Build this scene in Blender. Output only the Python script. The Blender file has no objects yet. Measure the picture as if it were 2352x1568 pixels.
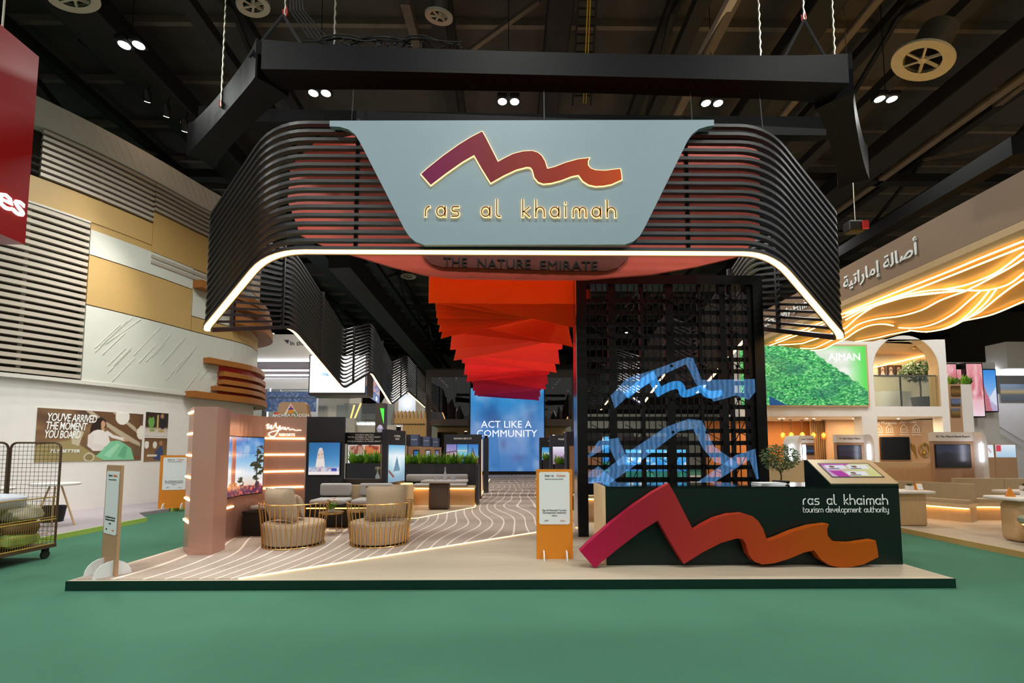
import bpy, bmesh, math, random
import numpy as np
from mathutils import Vector, Matrix
random.seed(7)
SC = bpy.context.scene
COL = SC.collection
# ---------------- camera ----------------
F, PX, PY = 1060.0, 1176.0, 960.0          # focal length and principal point in pixels of the 2352x1568 frame
PITCH, YAW, CZ = math.radians(3.95), math.radians(-.6), 1.74
cd = bpy.data.cameras.new('camera'); cam = bpy.data.objects.new('camera', cd); COL.objects.link(cam)
cd.sensor_width = 36; cd.lens = 36 * F / 2352
cd.shift_y = (PY - 784) / 2352; cd.clip_end = 300
cam.location = (0, 0, CZ); cam.rotation_euler = (math.pi / 2 + PITCH, 0, YAW)
SC.camera = cam
# ---------------- colour management, world ----------------
SC.view_settings.view_transform = 'Standard'; SC.view_settings.look = 'None'
SC.view_settings.gamma = 1; SC.view_settings.use_curve_mapping = False
SC.view_settings.exposure = 0.0
W = bpy.data.worlds.new('hall_air'); SC.world = W; W.use_nodes = True
W.node_tree.nodes['Background'].inputs[0].default_value = (1, .98, .95, 1)
W.node_tree.nodes['Background'].inputs[1].default_value = .30
# ---------------- light of the high-bay lamps that hang over the hall ----------------
LAMP_Z = 11.4
HIGH_BAYS = [(-9.0, 10.5), (-5.1, 11.95), (0.03, 12.2), (5.72, 12.2), (10.45, 12.0)]
BACK_BAYS = [(-8.75, 24.6), (-8.7, 31.4), (-8.7, 36.7), (-19.5, 38), (9.75, 31.8), (9.85, 37.4)]
FRONT_BAYS = [(x, y) for y in (-5, 3) for x in (-13, -6.5, 0, 6.5, 13)]
def lamp(x, y, z, power, col, size=.9, spread=150):
    l = bpy.data.lights.new('high_bay_light', 'AREA'); l.shape = 'DISK'; l.size = size; l.energy = power; l.color = col
    l.spread = math.radians(spread)
    o = bpy.data.objects.new('high_bay_light', l); COL.objects.link(o); o.location = (x, y, z)
for x, y in HIGH_BAYS: lamp(x, y, LAMP_Z - .12, 300, (.97, 1, .95))
for x, y in FRONT_BAYS: lamp(x, y, LAMP_Z - .12, 330, (.99, 1, .96))
for x, y in BACK_BAYS: lamp(x, y, LAMP_Z - .12, 330, (1, .93, .84))
for x, y in ((-14, 21), (14, 20), (20, 11), (15.5, 13.5), (17, 5.5), (0, 21), (-20, 30), (15, 32)): lamp(x, y, LAMP_Z - .12, 330, (1, .98, .96))  # some lamps here are added without fixtures, to brighten the cream arch wall

# ---------------- helpers ----------------
def lin(h):
    if isinstance(h, str):
        h = h.lstrip('#'); c = [int(h[i:i + 2], 16) / 255 for i in (0, 2, 4)]
    else: c = list(h)
    return [x / 12.92 if x <= .04045 else ((x + .055) / 1.055) ** 2.4 for x in c]
def nodes(name):
    m = bpy.data.materials.new(name); m.use_nodes = True
    nt = m.node_tree; b = nt.nodes['Principled BSDF']
    return m, nt, b
def N(nt, t, **k):
    n = nt.nodes.new(t)
    for a, v in k.items():
        if a.startswith('i_'): n.inputs[int(a[2:]) if a[2:].isdigit() else a[2:].replace('_', ' ')].default_value = v
        else: setattr(n, a, v)
    return n
def pm(name, col, rough=.5, metal=0, var=.08, scale=6, stretch=(1, 1, 1), bump=0, alpha=None, trans=0, spec=None, detail=3):
    """procedural paint: noise tints the base colour a little, optional fine relief"""
    m, nt, b = nodes(name); L = nt.links.new
    c = lin(col)
    tc = N(nt, 'ShaderNodeTexCoord'); mp = N(nt, 'ShaderNodeMapping'); mp.inputs['Scale'].default_value = stretch
    L(tc.outputs['Object'], mp.inputs[0])
    nz = N(nt, 'ShaderNodeTexNoise'); nz.inputs['Scale'].default_value = scale; nz.inputs['Detail'].default_value = detail
    L(mp.outputs[0], nz.inputs['Vector'])
    mx = N(nt, 'ShaderNodeMix', data_type='RGBA')
    mx.inputs['A'].default_value = [x * (1 - var) for x in c] + [1]; mx.inputs['B'].default_value = [min(1, x * (1 + var)) for x in c] + [1]
    L(nz.outputs[0], mx.inputs['Factor']); L(mx.outputs['Result'], b.inputs['Base Color'])
    b.inputs['Roughness'].default_value = rough; b.inputs['Metallic'].default_value = metal
    if spec is not None: b.inputs['Specular IOR Level'].default_value = spec
    if alpha is not None: b.inputs['Alpha'].default_value = alpha
    if trans: b.inputs['Transmission Weight'].default_value = trans; b.inputs['IOR'].default_value = 1.05 if trans < .99 else 1.45
    if bump:
        bp = N(nt, 'ShaderNodeBump'); bp.inputs['Strength'].default_value = bump; bp.inputs['Distance'].default_value = .02
        L(nz.outputs[0], bp.inputs['Height']); L(bp.outputs[0], b.inputs['Normal'])
    return m
def em(name, col, strength):
    m, nt, b = nodes(name); c = lin(col) + [1]
    b.inputs['Base Color'].default_value = c; b.inputs['Emission Color'].default_value = c; b.inputs['Emission Strength'].default_value = strength
    return m
def glass(name, tint='ffffff', opacity=.08, rough=.02):
    """thin pane: mostly clear, a little mirror-like at grazing angles"""
    m = bpy.data.materials.new(name); m.use_nodes = True; nt = m.node_tree; nt.nodes.clear(); L = nt.links.new
    out = N(nt, 'ShaderNodeOutputMaterial'); tr = N(nt, 'ShaderNodeBsdfTransparent'); gl = N(nt, 'ShaderNodeBsdfGlossy')
    tr.inputs[0].default_value = lin(tint) + [1]; gl.inputs['Roughness'].default_value = rough
    fr = N(nt, 'ShaderNodeFresnel'); fr.inputs[0].default_value = 1.35
    ad = N(nt, 'ShaderNodeMath', operation='ADD'); ad.inputs[1].default_value = opacity; ad.use_clamp = True
    mx = N(nt, 'ShaderNodeMixShader'); L(fr.outputs[0], ad.inputs[0]); L(ad.outputs[0], mx.inputs[0]); L(tr.outputs[0], mx.inputs[1]); L(gl.outputs[0], mx.inputs[2])
    L(mx.outputs[0], out.inputs[0]); return m

ORD = ['first', 'second', 'third', 'fourth', 'fifth', 'sixth', 'seventh', 'eighth', 'ninth', 'tenth', 'eleventh', 'twelfth', 'thirteenth', 'fourteenth', 'fifteenth', 'sixteenth', 'seventeenth', 'eighteenth', 'nineteenth', 'twentieth'] + ['twenty-' + w for w in ('first', 'second', 'third', 'fourth', 'fifth', 'sixth', 'seventh', 'eighth')]
class MB:
    """collects faces; build() links them as one mesh object"""
    def __init__(s): s.v = []; s.f = []
    def add(s, vs, fs):
        n = len(s.v); s.v += [tuple(x) for x in vs]; s.f += [tuple(i + n for i in f) for f in fs]; return s
    def box(s, x0, x1, y0, y1, z0, z1, M=None):
        vs = [(x, y, z) for z in (z0, z1) for y in (y0, y1) for x in (x0, x1)]
        if M is not None: vs = [M @ Vector(v) for v in vs]
        return s.add(vs, [(0, 2, 3, 1), (4, 5, 7, 6), (0, 1, 5, 4), (2, 6, 7, 3), (0, 4, 6, 2), (1, 3, 7, 5)])
    def rbox(s, x0, x1, y0, y1, z0, z1, r=.03, n=3, M=None):
        """box with all edges rounded"""
        bm = bmesh.new(); bmesh.ops.create_cube(bm, size=1)
        for v in bm.verts: v.co = ((x0 + x1) / 2 + v.co.x * (x1 - x0), (y0 + y1) / 2 + v.co.y * (y1 - y0), (z0 + z1) / 2 + v.co.z * (z1 - z0))
        bmesh.ops.bevel(bm, geom=list(bm.edges), offset=r, segments=n, affect='EDGES', profile=.5)
        if M is not None: bm.transform(M)
        s.add([v.co[:] for v in bm.verts], [[v.index for v in f.verts] for f in bm.faces]) if not bm.verts.index_update() else 0
        bm.free(); return s
    def prism(s, poly, d0, d1, axis='y', M=None):
        """poly of (a,b) extruded along axis from d0 to d1; 'y': a=x b=z, 'z': a=x b=y, 'x': a=y b=z"""
        f = {'y': lambda a, b, d: (a, d, b), 'z': lambda a, b, d: (a, b, d), 'x': lambda a, b, d: (d, a, b)}[axis]
        n = len(poly); vs = [f(a, b, d0) for a, b in poly] + [f(a, b, d1) for a, b in poly]
        if M is not None: vs = [M @ Vector(v) for v in vs]
        fs = [tuple(range(n)), tuple(range(2 * n - 1, n - 1, -1))] + [(i, (i + 1) % n, n + (i + 1) % n, n + i) for i in range(n)]
        return s.add(vs, fs)
    def tube(s, path, r, n=6, closed=False, cap=True):
        P = [Vector(p) for p in path]; k = len(P); rings = []; up = None
        for i in range(k):
            a = P[i - 1] if (i or closed) else P[i]; b = P[(i + 1) % k] if (i < k - 1 or closed) else P[i]
            t = (b - a).normalized()
            if up is None: up = Vector((0, 0, 1)) if abs(t.z) < .9 else Vector((1, 0, 0))
            sx = t.cross(up)
            if sx.length < 1e-4: sx = t.orthogonal()
            sx.normalize(); up = sx.cross(t).normalized()
            rr = r[i] if isinstance(r, (list, tuple)) else r
            rings.append([P[i] + (sx * math.cos(q) + up * math.sin(q)) * rr for q in (2 * math.pi * j / n for j in range(n))])
        vs = [v for g in rings for v in g]; m = k if closed else k - 1
        fs = [(i * n + j, i * n + (j + 1) % n, ((i + 1) % k) * n + (j + 1) % n, ((i + 1) % k) * n + j) for i in range(m) for j in range(n)]
        if cap and not closed: fs += [tuple(range(n - 1, -1, -1)), tuple(range((k - 1) * n, k * n))]
        return s.add(vs, fs)
    def rod(s, a, b, r=.01, n=6): return s.tube([a, b], r, n)
    def bar(s, a, b, w, h):
        """rectangular bar from a to b, w wide sideways, h high"""
        return s.sweep([a, b], w, h)
    def sweep(s, path, w, h, closed=False):
        """rectangular section swept along a path, section kept upright (h along z)"""
        P = [Vector(p) for p in path]; k = len(P); vs = []
        for i in range(k):
            a = P[i - 1] if (i or closed) else P[i]; b = P[(i + 1) % k] if (i < k - 1 or closed) else P[i]
            t = b - a; q = Vector((t.y, -t.x, 0))
            q = q.normalized() if q.length > 1e-6 else Vector((1, 0, 0))
            up = q.cross(t).normalized()
            if up.z < 0: up = -up
            if abs(up.z) > .3: up = Vector((0, 0, 1))
            for e, g in ((-1, -1), (1, -1), (1, 1), (-1, 1)): vs.append(P[i] + q * (e * w / 2) + up * (g * h / 2))
        m = k if closed else k - 1
        fs = [(i * 4 + j, i * 4 + (j + 1) % 4, ((i + 1) % k) * 4 + (j + 1) % 4, ((i + 1) % k) * 4 + j) for i in range(m) for j in range(4)]
        if not closed: fs += [(3, 2, 1, 0), tuple(range((k - 1) * 4, k * 4))]
        return s.add(vs, fs)
    def lathe(s, prof, c=(0, 0, 0), n=16, M=None, cap=True):
        k = len(prof); vs = []
        for r, z in prof:
            for j in range(n):
                q = 2 * math.pi * j / n; vs.append((c[0] + r * math.cos(q), c[1] + r * math.sin(q), c[2] + z))
        if M is not None: vs = [M @ Vector(v) for v in vs]
        fs = [(i * n + j, i * n + (j + 1) % n, (i + 1) * n + (j + 1) % n, (i + 1) * n + j) for i in range(k - 1) for j in range(n)]
        if cap: fs += [tuple(range(n - 1, -1, -1)), tuple(range((k - 1) * n, k * n))]
        return s.add(vs, fs)
    def quad(s, *p): return s.add(p, [tuple(range(len(p)))])
    def ribbon(s, pts, w, d0, d1, f):
        """flat stroke of width w along 2-D pts (round-ish), thickness d0..d1, f maps (a,b,d) to a point"""
        n = len(pts); Lf = []; R = []
        for i in range(n):
            a = pts[max(i - 1, 0)]; b = pts[min(i + 1, n - 1)]
            tx, ty = b[0] - a[0], b[1] - a[1]; l = math.hypot(tx, ty) or 1
            nx, ny = -ty / l * w / 2, tx / l * w / 2
            ex = 0
            if i == 0: ex = -w / 2 * .8
            elif i == n - 1: ex = w / 2 * .8
            px, py = pts[i][0] + tx / l * ex, pts[i][1] + ty / l * ex
            Lf.append((px + nx, py + ny)); R.append((px - nx, py - ny))
        vs = [f(*p, d) for d in (d0, d1) for q in (Lf, R) for p in q]; fs = []
        for i in range(n - 1):
            fs += [(i, i + 1, n + i + 1, n + i), (2 * n + i, 3 * n + i, 3 * n + i + 1, 2 * n + i + 1), (i, 2 * n + i, 2 * n + i + 1, i + 1), (n + i, n + i + 1, 3 * n + i + 1, 3 * n + i)]
        fs += [(0, n, 3 * n, 2 * n), (n - 1, 3 * n - 1, 4 * n - 1, 2 * n - 1)]
        return s.add(vs, fs)
    def mesh(s, name, m):
        me = bpy.data.meshes.new(name); me.from_pydata([tuple(v) for v in s.v], [], s.f); me.materials.append(m)
        bm = bmesh.new(); bm.from_mesh(me); bmesh.ops.recalc_face_normals(bm, faces=bm.faces); bm.to_mesh(me); bm.free()
        return me
    def build(s, name, m, parent=None, smooth=False, loc=None):
        me = s.mesh(name, m)
        if smooth:
            me.polygons.foreach_set('use_smooth', [True] * len(me.polygons))
            me.set_sharp_from_angle(angle=math.radians(40))
        return put(name, me, parent, loc)
def put(name, me, parent=None, loc=None):
    o = bpy.data.objects.new(name, me); COL.objects.link(o)
    if parent is not None:
        o.parent = parent
        w = wloc(parent)
        o.location = -w if loc is None else Vector(loc)
    elif loc is not None: o.location = loc
    return o
WL = {}
def wloc(o): return WL.get(o.name, Vector((0, 0, 0)))
def T(name, label, cat, loc=(0, 0, 0), group=None, local=False, rz=0):
    """a thing: Empty at its base. local=True: its parts are modelled in its own axes"""
    o = bpy.data.objects.new(name, None); COL.objects.link(o); o.location = loc; o.rotation_euler = (0, 0, rz); o.empty_display_size = .1
    tag(o, label, cat, group)
    if not local: WL[o.name] = Vector(loc)
    return o
def tag(o, label, cat, group=None):
    o['label'] = label; o['category'] = cat
    if group: o['group'] = group
    return o
def struct(o): o['kind'] = 'structure'; return o
def stuff(o): o['kind'] = 'stuff'; return o
def dup(root, loc, rz=None, label=None, group=None):
    r = root.copy(); COL.objects.link(r); r.location = loc
    if rz is not None: r.rotation_euler = (0, 0, rz)
    if label: r['label'] = label
    if group: r['group'] = group
    for ch in list(root.children):
        c = ch.copy(); COL.objects.link(c); c.parent = r
        for g in list(ch.children):
            d = g.copy(); COL.objects.link(d); d.parent = c
    return r
def ray(px, py):
    u = (px - PX) / F; v = (PY - py) / F
    y = math.cos(PITCH) - v * math.sin(PITCH); z = v * math.cos(PITCH) + math.sin(PITCH)
    c, s = math.cos(YAW), math.sin(YAW)
    return Vector((u * c - y * s, u * s + y * c, z))
def at(px, py, Y):
    d = ray(px, py); return Vector((0, 0, CZ)) + d * (Y / d.y)
def gnd(px, py, z=.12):
    d = ray(px, py); return Vector((0, 0, CZ)) + d * ((z - CZ) / d.z)
def text(s, size, f, m, parent, name='lettering', extrude=.004, bold=0, shear=0, align='CENTER', spacing=1.0, line=1.0, fit=None, xonly=False):
    """flat lettering as a mesh; f maps (a along, b up, d out) to a point"""
    cu = bpy.data.curves.new('t', 'FONT'); cu.body = s; cu.size = size; cu.align_x = align; cu.align_y = 'CENTER'; cu.resolution_u = 2
    cu.extrude = extrude / 2; cu.offset = bold * size; cu.shear = shear; cu.space_character = spacing; cu.space_line = line
    o = bpy.data.objects.new('t', cu); COL.objects.link(o)
    dg = bpy.context.evaluated_depsgraph_get(); me = bpy.data.meshes.new_from_object(o.evaluated_get(dg))
    bpy.data.objects.remove(o); bpy.data.curves.remove(cu)
    me.name = name
    if fit:
        xs = [v.co.x for v in me.vertices]; k = fit / (max(xs) - min(xs))
        for v in me.vertices: v.co.x *= k; v.co.y *= 1 if xonly else k
    for v in me.vertices: v.co = f(*v.co)
    me.materials.clear(); me.materials.append(m)
    return put(name, me, parent)
def frame(o, u, w=(0, 0, 1), n=None):
    """a,b,d -> o + a*u + b*w + d*n"""
    o, u, w = Vector(o), Vector(u).normalized(), Vector(w).normalized(); n = Vector(n).normalized() if n else u.cross(w)
    return lambda a, b, d=0: o + u * a + w * b + n * d
def fillet(P, r, n=6):
    """round the corners of an open 3-D polyline; r may be a list per corner"""
    P = [Vector(p) for p in P]; out = [P[0]]
    for i in range(1, len(P) - 1):
        a, b, c = P[i - 1], P[i], P[i + 1]; rr = r[i - 1] if isinstance(r, (list, tuple)) else r
        d = min(rr, (a - b).length * .48, (c - b).length * .48)
        s, e = b + (a - b).normalized() * d, b + (c - b).normalized() * d
        for k in range(n + 1):
            t = k / n; out.append(s * (1 - t) ** 2 + b * (2 * t * (1 - t)) + e * t ** 2)
    return out + [P[-1]]
def arc(cx, cy, r, a0, a1, n=12, ry=None):
    ry = r if ry is None else ry
    return [(cx + r * math.cos(math.radians(a0 + (a1 - a0) * i / n)), cy + ry * math.sin(math.radians(a0 + (a1 - a0) * i / n))) for i in range(n + 1)]

# ---------------- flat prints: colour laid on a fine grid ----------------
def vnoise(U, V, n, seed):
    g = np.random.RandomState(seed).rand(n + 2, n + 2); x = np.clip(U, 0, 1) * n; y = np.clip(V, 0, 1) * n
    i = np.minimum(x.astype(int), n); j = np.minimum(y.astype(int), n); fx = x - i; fy = y - j
    fx = fx * fx * (3 - 2 * fx); fy = fy * fy * (3 - 2 * fy)
    return (g[j, i] * (1 - fx) + g[j, i + 1] * fx) * (1 - fy) + (g[j + 1, i] * (1 - fx) + g[j + 1, i + 1] * fx) * fy
class Canvas:
    def __init__(s, nx, ny):
        u, v = np.meshgrid(np.linspace(0, 1, nx + 1), np.linspace(0, 1, ny + 1)); s.nx, s.ny = nx, ny
        s.u, s.v = u.ravel(), v.ravel(); s.c = np.zeros((s.u.size, 3)) + .5
    def col(s, c): return np.array([int(c[i:i + 2], 16) / 255 for i in (0, 2, 4)])
    def fill(s, mask, c, a=1.0):
        a = np.clip(np.asarray(a, float) * np.ones_like(s.u), 0, 1) * mask; s.c = s.c * (1 - a[:, None]) + s.col(c) * a[:, None]; return s
    def grad(s, *stops):
        """vertical gradient: (v, colour) pairs"""
        vs = [q[0] for q in stops]; cs = np.array([s.col(q[1]) for q in stops])
        for k in range(3): s.c[:, k] = np.interp(s.v, vs, cs[:, k])
        return s
    def rect(s, x0, x1, y0, y1, c, a=1.0): return s.fill((s.u >= x0) & (s.u <= x1) & (s.v >= y0) & (s.v <= y1), c, a)
    def ell(s, cx, cy, rx, ry, c, a=1.0, soft=0):
        d = ((s.u - cx) / rx) ** 2 + ((s.v - cy) / ry) ** 2
        return s.fill(np.ones_like(s.u) if soft else d <= 1, c, np.exp(-d * 1.5) * a if soft else a)
    def poly(s, pts, c, a=1.0):
        m = np.zeros(s.u.size, bool); n = len(pts)
        for i in range(n):
            (x0, y0), (x1, y1) = pts[i], pts[(i + 1) % n]
            if y0 == y1: continue
            m ^= ((y0 > s.v) != (y1 > s.v)) & (s.u < (x1 - x0) * (s.v - y0) / (y1 - y0) + x0)
        return s.fill(m, c, a)
    def line(s, pts, w, c, a=1.0, asp=1.0):
        d = np.full(s.u.size, 9.)
        for (x0, y0), (x1, y1) in zip(pts, pts[1:]):
            dx, dy = x1 - x0, (y1 - y0) * asp; l = dx * dx + dy * dy or 1e-9
            t = np.clip(((s.u - x0) * dx + (s.v - y0) * asp * dy) / l, 0, 1)
            d = np.minimum(d, np.hypot(s.u - x0 - t * dx, (s.v - y0) * asp - t * dy))
        return s.fill(d <= w / 2, c, a)
    def blot(s, n, seed, c, lo, hi, mask=True, a=1.0):
        q = .65 * vnoise(s.u, s.v, n, seed) + .35 * vnoise(s.u, s.v, n * 2 + 1, seed + 1)
        return s.fill(np.ones(s.u.size, bool) & mask, c, np.clip((q - lo) / (hi - lo), 0, 1) * a)
def print_mat(name, strength=0, rough=.5):
    m, nt, b = nodes(name); a = N(nt, 'ShaderNodeVertexColor', layer_name='print')
    nt.links.new(a.outputs[0], b.inputs['Base Color']); b.inputs['Roughness'].default_value = rough
    if strength:
        nt.links.new(a.outputs[0], b.inputs['Emission Color']); b.inputs['Emission Strength'].default_value = strength
        b.inputs['Base Color'].default_value = (.02, .02, .02, 1)
        for l in list(b.inputs['Base Color'].links): nt.links.remove(l)
    return m
def picture(cv, w, h, f, m, parent, name='picture', bend=None):
    """canvas as a thin sheet w x h; f maps (a,b,d): a from 0..w, b 0..h"""
    nx, ny = cv.nx, cv.ny
    vs = [tuple(f(a * w, b * h, 0)) for a, b in zip(cv.u, cv.v)]
    fs = [(j * (nx + 1) + i, j * (nx + 1) + i + 1, (j + 1) * (nx + 1) + i + 1, (j + 1) * (nx + 1) + i) for j in range(ny) for i in range(nx)]
    me = bpy.data.meshes.new(name); me.from_pydata(vs, [], fs); me.materials.append(m)
    c = np.clip(cv.c, 0, 1); c = np.where(c <= .04045, c / 12.92, ((c + .055) / 1.055) ** 2.4)
    at_ = me.color_attributes.new('print', 'FLOAT_COLOR', 'POINT')
    at_.data.foreach_set('color', np.c_[c, np.ones(len(c))].ravel())
    return put(name, me, parent)
# ---------------- materials ----------------
def wood(name, col, rough=.45, stretch=(1, 12, 12), var=.12, scale=2.2, grain=.5):
    m = pm(name, col, rough, 0, var, scale, stretch, detail=6); return m
def carpet_lines(name):
    m, nt, b = nodes(name); L = nt.links.new
    tc = N(nt, 'ShaderNodeTexCoord'); sp = N(nt, 'ShaderNodeSeparateXYZ'); L(tc.outputs['Object'], sp.inputs[0])
    mp = N(nt, 'ShaderNodeMapping'); mp.inputs['Scale'].default_value = (.34, .20, 1); mp.inputs['Location'].default_value = (.35, .1, 0); L(tc.outputs['Object'], mp.inputs[0])
    nz = N(nt, 'ShaderNodeTexNoise'); nz.inputs['Scale'].default_value = 1.0; nz.inputs['Detail'].default_value = .4; L(mp.outputs[0], nz.inputs['Vector'])
    a = N(nt, 'ShaderNodeMath', operation='MULTIPLY'); a.inputs[1].default_value = 9.0; L(nz.outputs[0], a.inputs[0])
    c = N(nt, 'ShaderNodeMath', operation='MULTIPLY'); c.inputs[1].default_value = 3.9; L(sp.outputs[0], c.inputs[0])
    s = N(nt, 'ShaderNodeMath', operation='ADD'); L(a.outputs[0], s.inputs[0]); L(c.outputs[0], s.inputs[1])
    fr = N(nt, 'ShaderNodeMath', operation='FRACT'); L(s.outputs[0], fr.inputs[0])
    lt = N(nt, 'ShaderNodeMapRange', interpolation_type='SMOOTHSTEP'); lt.inputs['From Min'].default_value = .11; lt.inputs['From Max'].default_value = .15; lt.inputs['To Min'].default_value = 1; lt.inputs['To Max'].default_value = 0; L(fr.outputs[0], lt.inputs['Value'])
    fn = N(nt, 'ShaderNodeTexNoise'); fn.inputs['Scale'].default_value = 22; fn.inputs['Detail'].default_value = 4; L(tc.outputs['Object'], fn.inputs['Vector'])
    base = N(nt, 'ShaderNodeMix', data_type='RGBA'); base.inputs['A'].default_value = lin('9a8b7f') + [1]; base.inputs['B'].default_value = lin('b0a296') + [1]; L(fn.outputs[0], base.inputs['Factor'])
    mx = N(nt, 'ShaderNodeMix', data_type='RGBA'); L(lt.outputs[0], mx.inputs['Factor']); L(base.outputs['Result'], mx.inputs['A']); mx.inputs['B'].default_value = lin('dcd0c3') + [1]
    L(mx.outputs['Result'], b.inputs['Base Color']); b.inputs['Roughness'].default_value = .9; b.inputs['Specular IOR Level'].default_value = .15
    return m
def grad_x(name, stops, lo, hi, rough=.4, emit=0, coord='Object', axis=0):
    """colour that the thing carries along one of its own axes (dyed gradient)"""
    m, nt, b = nodes(name); L = nt.links.new; b.inputs['Specular IOR Level'].default_value = .25
    tc = N(nt, 'ShaderNodeTexCoord'); sp = N(nt, 'ShaderNodeSeparateXYZ'); L(tc.outputs[coord], sp.inputs[0])
    mr = N(nt, 'ShaderNodeMapRange'); mr.inputs['From Min'].default_value = lo; mr.inputs['From Max'].default_value = hi; L(sp.outputs[axis], mr.inputs['Value'])
    rp = N(nt, 'ShaderNodeValToRGB'); e = rp.color_ramp.elements
    for i, (p, c) in enumerate(stops):
        q = e[i] if i < 2 else e.new(p); q.position = p; q.color = lin(c) + [1]
    L(mr.outputs[0], rp.inputs[0]); L(rp.outputs[0], b.inputs['Base Color']); b.inputs['Roughness'].default_value = rough
    if emit: L(rp.outputs[0], b.inputs['Emission Color']); b.inputs['Emission Strength'].default_value = emit
    return m
def planks(name, col, col2, size=.22, rough=.55, axis=(1, 1, 1)):
    m, nt, b = nodes(name); L = nt.links.new
    tc = N(nt, 'ShaderNodeTexCoord'); br = N(nt, 'ShaderNodeTexNoise'); br.inputs['Scale'].default_value = 3; br.inputs['Detail'].default_value = 5
    mp = N(nt, 'ShaderNodeMapping'); mp.inputs['Scale'].default_value = axis; L(tc.outputs['Object'], mp.inputs[0]); L(mp.outputs[0], br.inputs['Vector'])
    mx = N(nt, 'ShaderNodeMix', data_type='RGBA'); mx.inputs['A'].default_value = lin(col) + [1]; mx.inputs['B'].default_value = lin(col2) + [1]
    L(br.outputs[0], mx.inputs['Factor']); L(mx.outputs['Result'], b.inputs['Base Color']); b.inputs['Roughness'].default_value = rough
    return m
M = {
 'green_floor': pm('green_carpet', '3f6c57', .85, 0, .10, 1.1, spec=.15, bump=.0),
 'edge_green': pm('dark_green_gloss', '03261d', .28, var=.2),
 'floor_wood': planks('pale_oak_floor', 'b3a995', '9f9480', axis=(.5, 9, 1)),
 'carpet': carpet_lines('contour_line_carpet'),
 'black': pm('black_satin', '0c0d0e', .42, var=.2),
 'black_matt': pm('black_matt', '101011', .75, var=.2),
 'blackcloth': pm('black_fabric_wrap', '030504', .6, var=.35, scale=3, bump=.25, spec=.15),
 'charcoal': pm('charcoal_blue_panel', '2a2b33', .5, var=.12),
 'slat': pm('charcoal_powder_coat', '262423', .36, var=.15, scale=3),
 'steel': pm('dull_steel', '8a8a86', .4, .85, .1),
 'darksteel': pm('dark_steel', '1d1c1a', .6, .3, .25),
 'brass': pm('polished_brass', 'd8b070', .28, 1, .08),
 'copper': pm('brushed_copper_laminate', 'c69a8a', .34, .45, .08, 3, (1, 1, 40)),
 'sign_white': pm('pale_sign_board', '899da6', .55, var=.03),
 'white': pm('white_paint', 'e2ded8', .55, var=.04),
 'offwhite': pm('off_white_paint', 'c9c4ba', .6, var=.05),
 'cream': pm('cream_panel', 'cfc5ac', .6, var=.05),
 'beige': pm('golden_beige_panel', 'b8955a', .5, var=.05),
 'greyslat': pm('silver_beige_slat', 'b3a899', .5, .15, .06),
 'grey_fabric': pm('light_grey_upholstery', 'a9a6a3', .9, var=.1, scale=60, bump=.15),
 'taupe_fabric': pm('taupe_upholstery', 'a8947c', .9, var=.12, scale=70, bump=.2),
 'oak': wood('oak_veneer', 'c8a679', .5, (10, 10, 1)),
 'oak_light': wood('light_oak_veneer', 'd8bf96', .5, (10, 10, 1)),
 'dark_wood': wood('dark_wood_veneer', '4a403a', .5, (10, 10, 1)),
 'orange': pm('orange_card', 'd98318', .5, var=.05),
 'card_white': pm('white_card', 'e4e8e8', .6, var=.02),
 'ink': pm('dark_ink', '30363a', .7, var=.05),
 'ink_orange': pm('orange_ink', 'd9682a', .7, var=.05),
 'white_ink': pm('white_ink', 'f2f4f2', .6, var=.02),
 'leaf': pm('green_leaf', '5f9428', .5, var=.45, scale=9),
 'leaf_dark': pm('olive_leaf', '3d5424', .55, var=.4, scale=14),
 'bark': pm('brown_bark', '5a4632', .85, var=.3, scale=20),
 'pot_grey': pm('slate_grey_pot', '4a4d52', .6, var=.1),
 'led': em('warm_led', 'ffc070', 9),
 'led_soft': em('warm_led_soft', 'ffb860', 4.5),
 'led_white': em('cool_led', 'e8eeff', 7),
 'lamp_white': em('lamp_glass', 'f4fff0', 40),
 'lamp_warm': em('warm_lamp_glass', 'ffd9b0', 30),
 'glass': glass('clear_glass', 'ffffff', .03),
 'dark_glass': glass('smoked_glass', '4a4a4c', .10),
 'screen_off': pm('dark_screen', '07080b', .12, var=.1),
 'red_board': pm('coral_red_board', 'd8503a', .5, var=.06),
 'red_sign': pm('deep_red_sign', 'a30f10', .35, var=.05),
 'roof': pm('dark_roof_deck', '45413c', .8, var=.35, scale=1.5),
 'purlin': pm('dusty_purlin', '6a6054', .7, var=.3, scale=4),
 'beam': pm('black_roof_beam', '151412', .7, var=.3),
 'duct': pm('galvanised_duct', '5a544c', .5, .4, .2),
 'fanwhite': pm('cream_fan_ring', 'b9b4a2', .5, var=.08),
 'terracotta': pm('copper_brown_fin', '9a5c1c', .45, var=.1),
 'fin_red': pm('red_fin_face', 'c8302a', .5, var=.08),
 'grey_floor': pm('grey_carpet', '9b9296', .9, var=.1, scale=12),
 'lime': pm('lime_edge', 'a6c45a', .6, var=.05),
 'brown_fascia': pm('taupe_fascia', '8f745c', .6, var=.04),
 'gold_soffit': pm('gold_soffit', 'e0a01c', .5, var=.06),
 'ochre': pm('ochre_wall', 'a8672a', .6, var=.08),
 'tan': pm('tan_panel', 'b08a68', .6, var=.05),
 'sofa_beige': pm('beige_leatherette', 'b5a585', .6, var=.06),
 'rust': pm('rusty_steel', '5b4a38', .6, .5, .35, 18),
 'yellowsteel': pm('ochre_steel', 'a08538', .5, .5, .2, 14),
 'rubber': pm('black_rubber', '111111', .7, var=.1),
 'chain': pm('zinc_chain', 'b9b5a4', .4, .8, .1),
 'red': pm('red_plastic', 'b8201c', .45, var=.08),
}
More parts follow.
